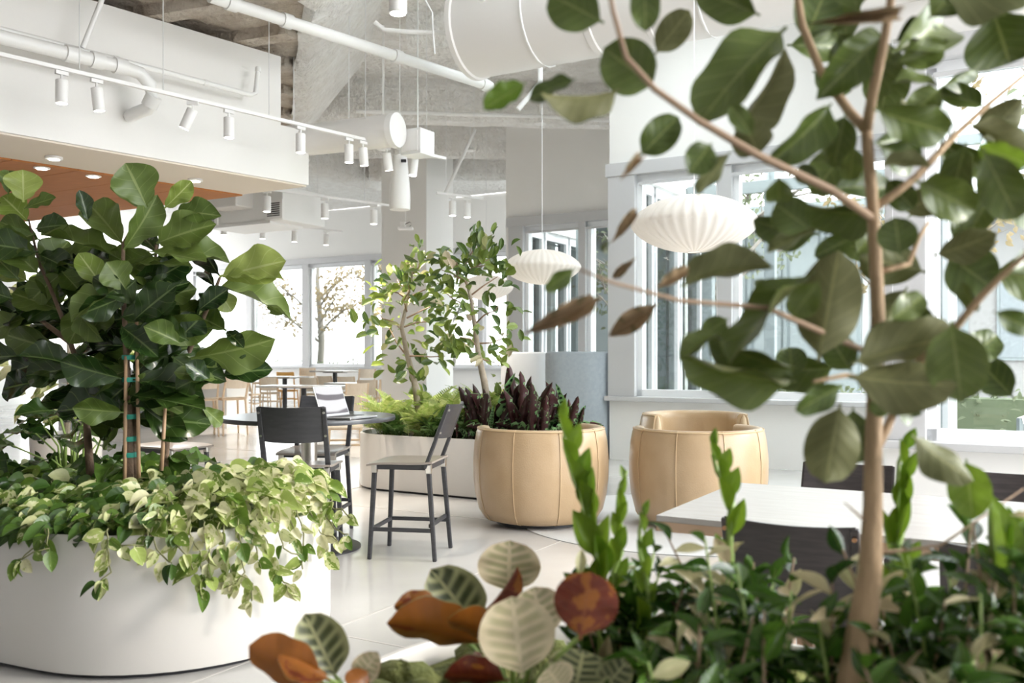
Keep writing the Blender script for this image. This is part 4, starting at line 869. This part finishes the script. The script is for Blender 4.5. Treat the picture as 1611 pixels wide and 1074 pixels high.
MB().blob((0,0,-.02),.6,20,amp=.1,sq=(1.1,1.05,.26)).blob((-.85,.40,-.02),.6,20,amp=.1,sq=(1.1,1.05,.2)).build('vine_tangle',pbr('shaded vine tangle',(.045,.07,.02),.9,var=((.09,.12,.04),20)),root,180)
VN=[(70,845,-2,[(40,872),(28,880)],1),(75,845,100,[(78,862),(34,880)],0),(170,845,0,[(171,870),(175,900),(157,915)],1),(232,845,0,[(226,858),(190,858)],0),(240,843,0,[(262,880),(270,884)],1),(275,840,0,[(290,870),(305,900)],1),(322,835,0,[(330,865),(328,905),(313,925)],1),(345,835,0,[(355,870),(365,900),(398,918),(396,945)],1),(375,830,0,[(382,868),(385,900),(372,915)],1),(405,822,0,[(420,850),(432,890),(446,915),(458,920)],1),(430,818,0,[(441,845),(446,862),(470,872)],1),(455,815,0,[(462,845),(480,862)],0),(468,810,0,[(478,840),(476,880),(476,895)],1),(490,810,0,[(500,830),(512,842),(530,850)],1),(512,800,0,[(522,825),(535,835),(548,840)],1),(520,795,0,[(538,800),(552,815)],1),(352,838,0,[(350,880),(362,912)],1),(300,842,0,[(316,868),(318,900)],0),(390,828,0,[(400,850),(405,880)],1),(520,805,0,[(515,850),(512,875)],1)]
def rimd(px,off=.035):
    xr=(px-CX)/F; best=None                                         # first hit of the sight line with the planter's outer wall
    for k in range(700):
        d=3.2+k*.004; p=Vector((xr*d,d)); tt=max(0,min(1.76,(p-c1).dot(ax))); 
        if (p-(c1+ax*tt)).length<.77+off: return d
    return 4.62
for x0,y0,_,pts,lf in VN:
    pl=[(x0,y0-14)]+[(x0,y0)]+list(pts); P3=[]
    for k,(x,y) in enumerate(pl): P3.append(W(x,y,rimd(min(x,510),.02+.02*k)))
    n2=[];
    for a,b2 in zip(P3,P3[1:]): n2+=[a,a+(b2-a)*.5+Vector((rr.uniform(-.01,.01),-.006,rr.uniform(-.01,.01)))]
    n2.append(P3[-1]); branch(root,n2,[.0035]*len(n2),'vine','vine',5)
    for k in range(1,len(n2)):
        for rep in range(2 if lf and x0<420 else 1):
            if rr.random()<.72 or k==len(n2)-1:
                a=n2[k]; l=rr.uniform(.06,.10); d=Vector((rr.uniform(-.7,.7),-.25,rr.uniform(-1,-.1))).normalized(); key=rr.choice(('pothos','pothos_pale','pothos','pothos_dark') if x0<300 else ('pothos','pothos_pale','pothos_pale'))  # right hand vines paler too, the same light put into colour
                leaf(key,root,a,a+d*l,l*rr.uniform(.5,.7),Vector((rr.uniform(-.7,.7),-1,.4)),rr.uniform(-.6,.6),rr,'vine_leaf')
# ---------------------------------------------------------------- two slender ficus trees, ferns and calatheas in the middle planter
def ptree(label,D0,trunk,rads,limbs,crown,n,seed,pale):
    rr=random.Random(seed); root=thing('ficus_tree',label,'tree',W(*trunk[0],D0),0); T=[W(x,y,D0) for x,y in trunk]; branch(root,T,rads,'barkgrey','trunk',8); spots=[]
    for a,b,dd in limbs:
        q=wig(W(*a,D0),W(*b,D0+dd),3,.03,rr); branch(root,q,[.010,.008,.006,.003],'twig','branch',5); spots+=[q[1]+(q[2]-q[1])*k for k in(.2,.5,.9)]+[q[2]+(q[3]-q[2])*k for k in(.3,.7,1)]
    spots+=[t for t in T[-4:]]
    cx,cy,rx,ry=crown
    for i in range(n):
        if rr.random()<.75: s=rr.choice(spots)+Vector((rr.gauss(0,.09),rr.gauss(0,.16),rr.gauss(0,.09)))
        else:
            g=rr.uniform(0,6.28); o=math.sqrt(rr.random()); s=W(cx+rx*o*math.cos(g),cy+ry*o*math.sin(g),D0+rr.gauss(0,.22))
        c=W(cx,cy,D0); out=(s-c).normalized()*.6+Vector((rr.gauss(0,.6),rr.gauss(0,.6),rr.gauss(.1,.5))); d=out.normalized(); l=rr.uniform(.10,.175)
        leaf('tree_pale' if rr.random()<pale else 'tree',root,s,s+d*l,l*rr.uniform(.42,.54),Vector((rr.gauss(.2,.6),rr.gauss(-.8,.5),rr.gauss(.7,.4))),0,rr)
    return root
ptree('left slender ficus tree in the middle planter, leaning trunk','9.55' and 9.55,[(660,655),(652,600),(640,555),(632,515),(640,475),(647,440),(651,415)],[.035,.033,.028,.022,.016,.012,.006],
 [((640,560),(600,500),.2),((640,560),(700,560),-.2),((633,520),(590,485),-.15),((633,515),(690,500),.15),((640,470),(600,455),.1),((640,470),(690,445),-.2),((645,460),(625,440),.15),((650,430),(662,408),0),((635,530),(655,595),.1),((640,500),(700,470),.3),((640,490),(640,440),-.3)],(645,515,68,100),235,21,.10)
ptree('right slender ficus tree in the middle planter, taller one',9.15,[(768,640),(762,600),(752,555),(748,520),(742,475),(735,445),(732,420),(742,388)],[.036,.034,.028,.024,.019,.014,.010,.005],
 [((750,540),(800,525),.2),((750,545),(715,520),-.2),((747,510),(790,470),-.15),((745,490),(700,460),.15),((740,465),(790,430),.2),((737,440),(695,425),-.2),((735,425),(780,415),.1),((732,425),(708,402),.15),((732,425),(770,408),-.2),((738,405),(752,385),0),((752,560),(785,575),.1),((735,450),(720,425),-.3)],(745,470,66,95),245,22,.06)
def frond(length,seed,mat,arch=.35,npin=22,wd=.24):
    rr=random.Random(seed); mb=MB(); prev=None; pts=[]
    for i in range(11):
        t=i/10; pts.append(Vector((0,t*(1-.12*arch*t),.35*arch*math.sin(t*2.2)-arch*.55*t*t)))
    mb.tube(pts,[.008*(1-.8*i/10) for i in range(11)],4)
    for i in range(npin):
        t=.14+.84*i/npin; k=t*10; a=int(k); p=pts[a]+(pts[min(a+1,10)]-pts[a])*(k-a); l=wd*math.sin(PI*min(1,.18+t*.85))**.8*(1-.25*t)
        for s in(-1,1):
            d=Vector((s,.55,-.18)).normalized()*l; bk=Vector((0,.017,0)); m1=p+d*.5+Vector((0,0,.03*l)); q=p+d
            mb.add([p-bk*.6,m1-bk,q,m1+bk,p+bk*.6],[(0,1,2,3,4)] if s>0 else [(4,3,2,1,0)],0,[(.3,0),(.1,.5),(.5,1),(.9,.5),(.7,0)])
    return mb.mesh('frond',[LM[mat]],180)
FF=[frond(1,i,'fern',.5+.15*i) for i in range(3)]; FD=[frond(1,i+9,'fern_dark',.5+.15*i,22,.20) for i in range(3)]
def fern(label,x,y,z,n,l0,l1,set_,seed,up=.9):
    rr=random.Random(seed); root=thing('fern',label,'fern',(x,y,z),0,'ferns of the middle planter')
    for i in range(n):
        g=rr.uniform(0,6.28); l=rr.uniform(l0,l1); e=rr.uniform(.45,1.4)*up; d=Vector((math.cos(g)*math.cos(e),math.sin(g)*math.cos(e),math.sin(e))); b=Vector((x+rr.gauss(0,.05),y+rr.gauss(0,.05),z-.02))
        m=leafmat4(b,b+d*l,l,Vector((0,0,1)) if e<1.2 else Vector((-d.x,-d.y,1)),rr.uniform(-.3,.3)); m.translation-=root.location; obj('frond',rr.choice(set_),root,m)
def mpl(t,s): q=Vector((-1.04,9.69))+ (Vector((.26,8.94))-Vector((-1.04,9.69)))*t; n=Vector((-.5,-.866)); q=q+n*s; return q.x,q.y
FP=[(-.25,.0,22,.3,.46,FF,'pale green fern at the rounded left end of the middle planter'),(-.05,.30,24,.28,.42,FF,'pale green fern near the front left of the middle planter'),(.08,-.2,24,.35,.55,FF,'tall pale green fern behind the leaning ficus trunk'),(.20,.28,24,.26,.42,FF,'yellow green fern in front of the leaning ficus trunk'),(.33,.05,24,.3,.5,FF,'green fern between the two ficus trunks'),(.36,.36,20,.22,.36,FD,'dark fern behind the clear standing stool'),(.50,-.25,24,.35,.55,FF,'pale fern behind, between the two trunks'),(.52,.32,20,.22,.34,FD,'dark fern at the front under the right ficus'),(.05,.42,18,.18,.3,FD,'low dark fern at the front left planter rim')]
for i,(a,s,n,l0,l1,st,lb) in enumerate(FP): x,y=mpl(a,s); fern(lb,x,y,.55,int(n*1.5),l0*1.25,l1*1.3,st,60+i)
RP=[(.62,.05,14,'burgundy calathea clump right against the right ficus trunk'),(.74,.30,14,'burgundy calathea clump near the front, behind the first armchair'),(.80,-.15,15,'tallest burgundy calathea clump, centre back of the planter'),(.92,.15,15,'burgundy calathea clump with pale patterned leaves, mid right'),(1.05,-.10,14,'burgundy calathea clump toward the planter right end, back'),(1.10,.25,12,'low green calathea clump at the planter right end, front'),(1.22,-.05,12,'burgundy calathea clump at the extreme right end of the planter'),(.60,.40,10,'small burgundy calathea clump at the front rim')]
for i,(a,s,n,lb) in enumerate(RP):
    x,y=mpl(a,s); rr=random.Random(90+i); root=thing('rattlesnake_plant',lb,'plant',(x,y,.55),0,'burgundy calatheas of the middle planter')
    for k in range(int(n*1.35)):
        g=rr.uniform(0,6.28); upr=k<n*.62; e=rr.uniform(.95,1.45) if upr else rr.uniform(.1,.8); l=rr.uniform(.24,.62) if upr else rr.uniform(.24,.40)
        if i==2 and k==0: l=.72;e=1.5
        if i==3 and k==0: l=.66;e=1.5
        d=Vector((math.cos(g)*math.cos(e),math.sin(g)*math.cos(e),math.sin(e))); b=Vector((x+rr.gauss(0,.04),y+rr.gauss(0,.04),.55)); 
        f=Vector((-.2,-1,.3)); f=-f if (upr and (k==0 or rr.random()<.85)) else Vector((rr.gauss(0,.3),-.5,1)); leaf('rattle',root,b,b+d*l,l*rr.uniform(.14,.19),f,rr.uniform(-.5,.5),rr)
# ---------------------------------------------------------------- foreground planter: painted calatheas, moss, bushes, lime shoots
D=2.0
def cal(label,base,lst,D0):
    root=thing('painted_calathea',label,'plant',W(*base,D0),0,'painted calatheas of the foreground planter'); 
    for bx,by,tx,ty,wd,kd,dd in lst:
        b=W(bx,by,D0+dd); tp=W(tx,ty,D0+dd+R.uniform(-.03,.05)); Lp=math.hypot(tx-bx,ty-by); true=max(wd,.55*Lp)/F*(D0+dd); roll=math.acos(min(1,wd/F*(D0+dd)/true))*R.choice((-1,1))
        f=(CAMP-b).normalized()+Vector((0,0,.2)); f=-f if kd=='u' else f
        leaf('rose' if kd in 'ut' else 'rose_pale',root,b,tp,true*1.1,f,roll*.85); branch(root,[root.location,(root.location+b)*.5+Vector((0,0,.02)),b+(tp-b)*.06],[.006,.005,.004],'stemg','stalk',5)
cal('painted calathea with cream patterned and rust red leaves, centre of the foreground','x' and (810,1120),[(800,935,802,853,88,'p',.25),(752,990,686,900,80,'t',.1),(762,1012,616,962,38,'u',.0),(695,966,622,940,26,'u',.06),(802,1012,708,960,26,'u',-.05),(822,1066,806,940,108,'p',-.2),(856,1008,840,922,74,'p',-.1),(758,965,826,908,22,'u',.05),(912,1006,930,900,92,'u',-.28),(800,1070,700,1050,24,'u',-.1),(770,1060,735,1030,30,'u',-.05),(735,1010,780,960,40,'t',.15)],2.0)
cal('painted calathea leaning out over the planter rim, bottom left of the foreground','x' and (545,1110),[(512,1078,396,1010,48,'u',-.05),(530,1068,484,970,72,'t',.05),(520,1070,440,1030,36,'u',-.08),(560,1075,590,1030,40,'p',0),(545,1080,575,1060,36,'u',-.06)],1.95)
cal('painted calathea with an olive round leaf, bottom centre of the foreground','x' and (920,1130),[(905,1085,918,1022,90,'t',-.1),(890,1090,860,1050,60,'p',-.15),(945,1090,985,1040,50,'t',-.1)],1.9)
rr=random.Random(31); mb=MB(); c1f=Vector((.22,2.02)); axf=(Vector((2.05,.96))-c1f).normalized()
for k in range(150):
    g=rr.uniform(0,6.28); o=math.sqrt(rr.random())*.56; q=c1f+Vector((math.cos(g),math.sin(g)))*o+axf*rr.choice((0,0,0,rr.uniform(0,1.5))); mb.blob((q.x,q.y,.545),rr.uniform(.035,.085),9,amp=.18,sq=(1,1,.75),fr=3,seed=k)
mo=mb.build('cushion_moss',M['moss'],None,180); tag(mo,'green cushion moss mounds covering the soil of the foreground planter','moss',None,'stuff')
BP=[(940,975,2.05,18,.26,'glossy bush left of the lime shoots, behind the red calathea leaf'),(985,960,2.0,30,.34,'glossy bush under the tallest lime shoot'),(1075,1000,2.05,34,.36,'glossy bush in front of the white table leg'),(1150,945,1.95,34,.36,'glossy bush before the near left dark chair'),(1215,960,1.75,24,.30,'glossy bush left of the banyan trunk'),(1275,1000,1.7,16,.26,'low glossy bush just left of the banyan trunk base'),(1440,960,1.7,34,.32,'dark glossy bush just right of the banyan trunk'),(1530,960,1.6,34,.32,'glossy bush below the right hand dark chair'),(1610,940,1.55,34,.36,'glossy bush at the right frame edge'),(1120,1040,1.6,20,.22,'low dark bush at the bottom, left of the trunk'),(1480,1060,1.5,30,.22,'low dark bush at the bottom, right of the trunk'),(1040,1060,1.7,22,.18,'low dark bush at the bottom centre')]
for i,(px,py,d,ns,hh,lb) in enumerate(BP):
    c=W(px,py,d); rr=random.Random(200+i); root=thing('leafy_bush',lb,'bush',(c.x,c.y,.55),0,'glossy leafy bushes of the foreground planter'); top=c.z+hh*.25; nl_=0
    for s in range(ns//2):
        g=rr.uniform(0,6.28); o=rr.uniform(.02,.16); z1=.55+(top-.55)*rr.uniform(.55,1.12); a=Vector((c.x+.3*o*math.cos(g),c.y+.3*o*math.sin(g),.54)); e=Vector((c.x+o*math.cos(g),c.y+o*math.sin(g),z1)); mid=(a+e)/2+Vector((rr.gauss(0,.02),rr.gauss(0,.02),.02))
        branch(root,[a,mid,e],[.004,.0035,.002],'twig' if rr.random()<.4 else 'stemg','stalk',5); n=int(6+8*(z1-.55)/.4)
        tan=rr.random()<.34
        for k in range(n):
            t=.25+.78*k/n; p=(a+(mid-a)*t*2 if t<.5 else mid+(e-mid)*min(1,(t-.5)*2)); ga=k*2.4+g; ev=rr.uniform(0,1.15); dd=Vector((math.cos(ga)*math.cos(ev),math.sin(ga)*math.cos(ev),math.sin(ev))); l=rr.uniform(.05,.088)
            if nl_<200: leaf('bush_tan' if tan and rr.random()<.5 else 'bush',root,p,p+dd*l,l*rr.uniform(.32,.45),Vector((rr.gauss(0,.5),rr.gauss(-.4,.5),1)),0,rr); nl_+=1
SH=[((945,905),(884,655),2.0,'tallest lime green shoot, before the first armchair',50),((1148,815),(1124,692),1.95,'lime green shoot before the second armchair, above the white table',36),((1405,880),(1426,690),1.85,'lime green shoot just right of the banyan trunk',44),((1012,990),(1014,795),1.95,'lime green upright shoot right of the tallest one',32),((965,900),(985,740),2.05,'short lime green shoot beside the tallest one',30),((1575,945),(1580,880),1.6,'broad lime leaves at the right edge before the dark chair',90)]
for i,(a,b,d,lb,wd) in enumerate(SH):
    rr=random.Random(300+i); A0=W(*a,d); B0=W(*b,d+.05); root=thing('lime_shoot',lb,'plant',(A0.x,A0.y,.55),0,'lime green shoots of the foreground planter'); ax_=(B0-A0); pts=[root.location,A0]+[A0+ax_*k/5+Vector((.012*math.sin(k*1.3),0,0)) for k in range(1,6)]
    branch(root,pts,[.008,.007,.0065,.006,.005,.004,.002],'stemg','stalk',6); n=max(8,int(ax_.length/.024)); 
    for k in range(n):
        t=-.25+1.28*k/n; p=A0+ax_*t if t>0 else A0+(A0-root.location)*t; s=1 if k%2 else -1; w0=wd/F*d; l=w0*(1.5-.8*max(0,t))*1.2; q=Vector((s*rr.uniform(.35,1.0),rr.uniform(-.6,.3),.9)); q=(q.normalized()*.7+ax_.normalized()*.6).normalized()
        leaf('lime',root,p,p+q*l,l*rr.uniform(.38,.52),Vector((-s*.5,-1,.3)),rr.uniform(-.3,.3),rr)
# ================================================================ the garden beyond the windows
def hedge(label,a,b,h,dp,n):
    a=Vector(a);b=Vector(b); root=thing('hedge',label,'hedge',a); mb=MB(); rr=random.Random(int(a.x*10)); me=LF['gl']
    MB().bar(Vector((0,0,h*.45)),(b-a)+Vector((0,0,h*.45)),dp*.8,h*.85).build('hedge_core',M['hedgecore'],root,0)
    for i in range(n):
        p=(b-a)*rr.random()+Vector((rr.uniform(-.5,.5)*dp,rr.uniform(-.5,.5)*dp,rr.uniform(.1,1)*h)); d=Vector((rr.uniform(-1,1),rr.uniform(-1,1),rr.uniform(-.3,1))).normalized()
        bake(mb,rr.choice(me),leafmat4(p,p+d*.13,.07,Vector((rr.uniform(-1,1),rr.uniform(-1,1),.5))))
    mb.build('hedge_leaves',LM['garden'],root,180,kind='stuff')
M['hedgecore']=pbr('hedge interior',(.15,.18,.11),.95)
LF['gl']=[leafmesh('garden_leaf',pf_lance,[LM['garden']],nl=3,nw=2)]
def gtree(label,x,y,h,leafm,n,spread,seed):
    rr=random.Random(seed); root=thing('garden_tree',label,'tree',(x,y,-.1),0,'bare garden trees outside the windows'); mb=MB()
    pts=[Vector((0,0,0)),Vector((.1,.05,h*.3)),Vector((-.05,.1,h*.6)),Vector((.1,0,h))]; mb.tube(pts,[.14,.11,.07,.02],8); ends=[]
    for k in range(13):
        z=h*rr.uniform(.28,.95); g=rr.uniform(0,6.28); l=spread*rr.uniform(.5,1.0); d=Vector((math.cos(g),math.sin(g),rr.uniform(.4,1.1))).normalized()
        p=Vector((0,0,z)); q=p+d*l*.5+Vector((0,0,.1)); e=p+d*l; mb.tube([p,q,e],[.05,.03,.012],5)
        for j in range(4):
            s=p+(e-p)*rr.uniform(.3,1); d2=(d+Vector((rr.uniform(-.9,.9),rr.uniform(-.9,.9),rr.uniform(-.3,.6)))).normalized(); e2=s+d2*l*.5; mb.tube([s,s+d2*l*.25+Vector((0,0,.05)),e2],[.018,.012,.005],4); ends.append((s,e2))
    mb.build('trunk',M['barkpale'],root,60); lb=MB()
    for i in range(n):
        s,e=rr.choice(ends); p=s+(e-s)*rr.random()+Vector((rr.gauss(0,.18),rr.gauss(0,.18),rr.gauss(0,.15))); d=Vector((rr.uniform(-1,1),rr.uniform(-1,1),rr.uniform(-1,.6))).normalized()
        bake(lb,LF['gl'][0],leafmat4(p,p+d*.15,.08,Vector((rr.uniform(-1,1),rr.uniform(-1,1),.6))))
    lb.build('crown_leaves',LM[leafm],root,180,kind='stuff')
M['barkpale']=pbr('pale garden bark',(.30,.27,.24),.8)
gtree('bare golden tree outside the left far window',-6.2,29.5,6.5,'garden_gold',1500,2.2,1)
gtree('golden leaved tree outside the far window behind the laptop',-3.6,30.5,6.0,'garden_gold',1700,2.2,2)
gtree('pale leaved tree outside the far window beside the column',-1.8,26.5,5.0,'garden',1200,1.8,3)
gtree('bare branched tree outside the right window behind the big pendant',4.2,17.5,6.5,'garden',900,2.4,4)
gtree('bare tree outside the right window, behind the banyan leaves',6.6,15.2,6.5,'garden_gold',800,2.4,5)
gtree('bare tree outside the front window at the right edge',7.6,11.2,6.5,'garden',900,2.2,6)
gtree('pale tree outside the middle window',2.5,20.2,5.5,'garden',500,1.8,7)
hedge('low clipped hedge outside the far window',(-9.0,30.0,-.1),(-1.0,26.5,-.1),1.3,1.0,900)
hedge('clipped hedge outside the right window',(3.6,15.6,-.1),(7.5,13.2,-.1),.95,.8,900)
hedge('leafy hedge outside the front window at the right edge',(6.0,9.9,-.1),(8.8,8.4,-.1),1.25,.9,1200)
hedge('low hedge outside the middle window',(2.1,18.9,-.1),(4.1,17.8,-.1),.8,.7,500)
M['steel']=pbr('pale teal steel post',(.30,.34,.35),.5)
for x,y,l in ((3.05,14.3,'pale steel post outside the right window, left one'),(2.15,18.2,'pale steel post outside the middle window'),(5.35,9.4,'pale steel post outside the front window'),(3.9,13.9,'pale steel post outside the right window, second one'),(1.35,18.0,'pale steel post outside the middle window, left one')):
    root=thing('steel_post',l,'post',(x,y,-.1),ROT,'steel posts of the outdoor canopy'); MB().box((0,0,2.6),(.16,.16,5.2)).build('post_shaft',M['steel'],root,0,bevel=.01); MB().box((0,0,.02),(.3,.3,.04)).build('base_plate',M['steel'],root,0)
root=thing('glass_balustrade','glass panelled balustrade and ramp outside the front window','railing',(4.3,8.0,-.1),rad(8))
MB().bar((0,0,.3),(2.6,.5,.95),.35,.08).build('ramp',M['white_frame'],root,0); MB().bar((0,-.16,.9),(2.6,.34,1.55),.05,.05).build('handrail',M['nickel'],root,0)
for k in range(4):
    a=Vector((0,-.16,.36))+Vector((2.6,.5,.65))*k/4; b=Vector((0,-.16,.36))+Vector((2.6,.5,.65))*(k+.94)/4
    MB().add([a,b,b+Vector((0,0,.5)),a+Vector((0,0,.5)),a+Vector((0,.012,0)),b+Vector((0,.012,0)),b+Vector((0,.012,.5)),a+Vector((0,.012,.5))],[(0,1,2,3),(5,4,7,6),(3,2,6,7),(1,0,4,5)]).build('glass_panel',M['glass'],root,0); MB().bar(a,a+Vector((0,0,.56)),.04).build('post',M['steel'],root,0)
root=thing('garden_building','pale building facade beyond the garden on the right','building',(8.6,22.5,-.1),ROT)
MB().box((0,2,2.4),(9,3,4.8)).build('facade',M['bld'] if 'bld' in M else pbr('pale far facade',(.36,.35,.345),.8),root,0); MB().box((0,1.4,4.9),(9.4,4,.2)).build('roof',M['steel'],root,0)
for k in range(5):
    f=MB().box((-3.4+k*1.7,.47,2.3),(1.1,.08,1.9)).build('window',M['steel'],root,0); MB().box((-3.4+k*1.7,.42,2.3),(.96,.02,1.76)).build('pane',pbr('milky facade glass',(.30,.33,.35),.25),f,0)
root=thing('outdoor_canopy','pale glazed canopy outside the upper right windows','canopy',(2.6,13.6,3.75),ROT)
for k in range(6): MB().bar((k*.95,0,0),(k*.95,2.6,.9),.06,.14).build('rafter',M['steel'],root,0)
MB().bar((0,0,0),(4.75,0,0),.08,.16).build('eave_beam',M['steel'],root,0); MB().bar((0,2.6,.9),(4.75,2.6,.9),.08,.16).build('ridge_beam',M['steel'],root,0)

# a glazed pavilion close to the stepped facade, seen through the middle and right windows
root=thing('glass_pavilion','pale teal glazed pavilion beyond the middle and right windows','building',(1.2,23.2,-.1),ROT); M['tealpane']=pbr('milky pavilion glass',(.36,.40,.41),.25); M['tealpanel']=pbr('pale teal panel',(.29,.33,.34),.4)
MB().box((3.6,1.6,2.3),(7.2,3,4.4)).build('wall',pbr('pavilion wall',(.34,.35,.35),.7),root,0); MB().box((3.6,1.3,4.6),(7.8,4,.2)).build('roof',M['steel'],root,0)
rr=random.Random(3)
for k in range(9):
    f=MB().box((.4+k*.8,.06,2.2),(.74,.06,4.0)).build('window',M['tealpanel'],root,0); MB().box((.4+k*.8,.02,2.2+(k%3)*.1),(.60,.02,3.6)).build('pane',M['tealpane'],f,0)
    MB().box((k*.8,.02,2.25),(.07,.12,4.3)).build('mullion',M['steel'],root,0)
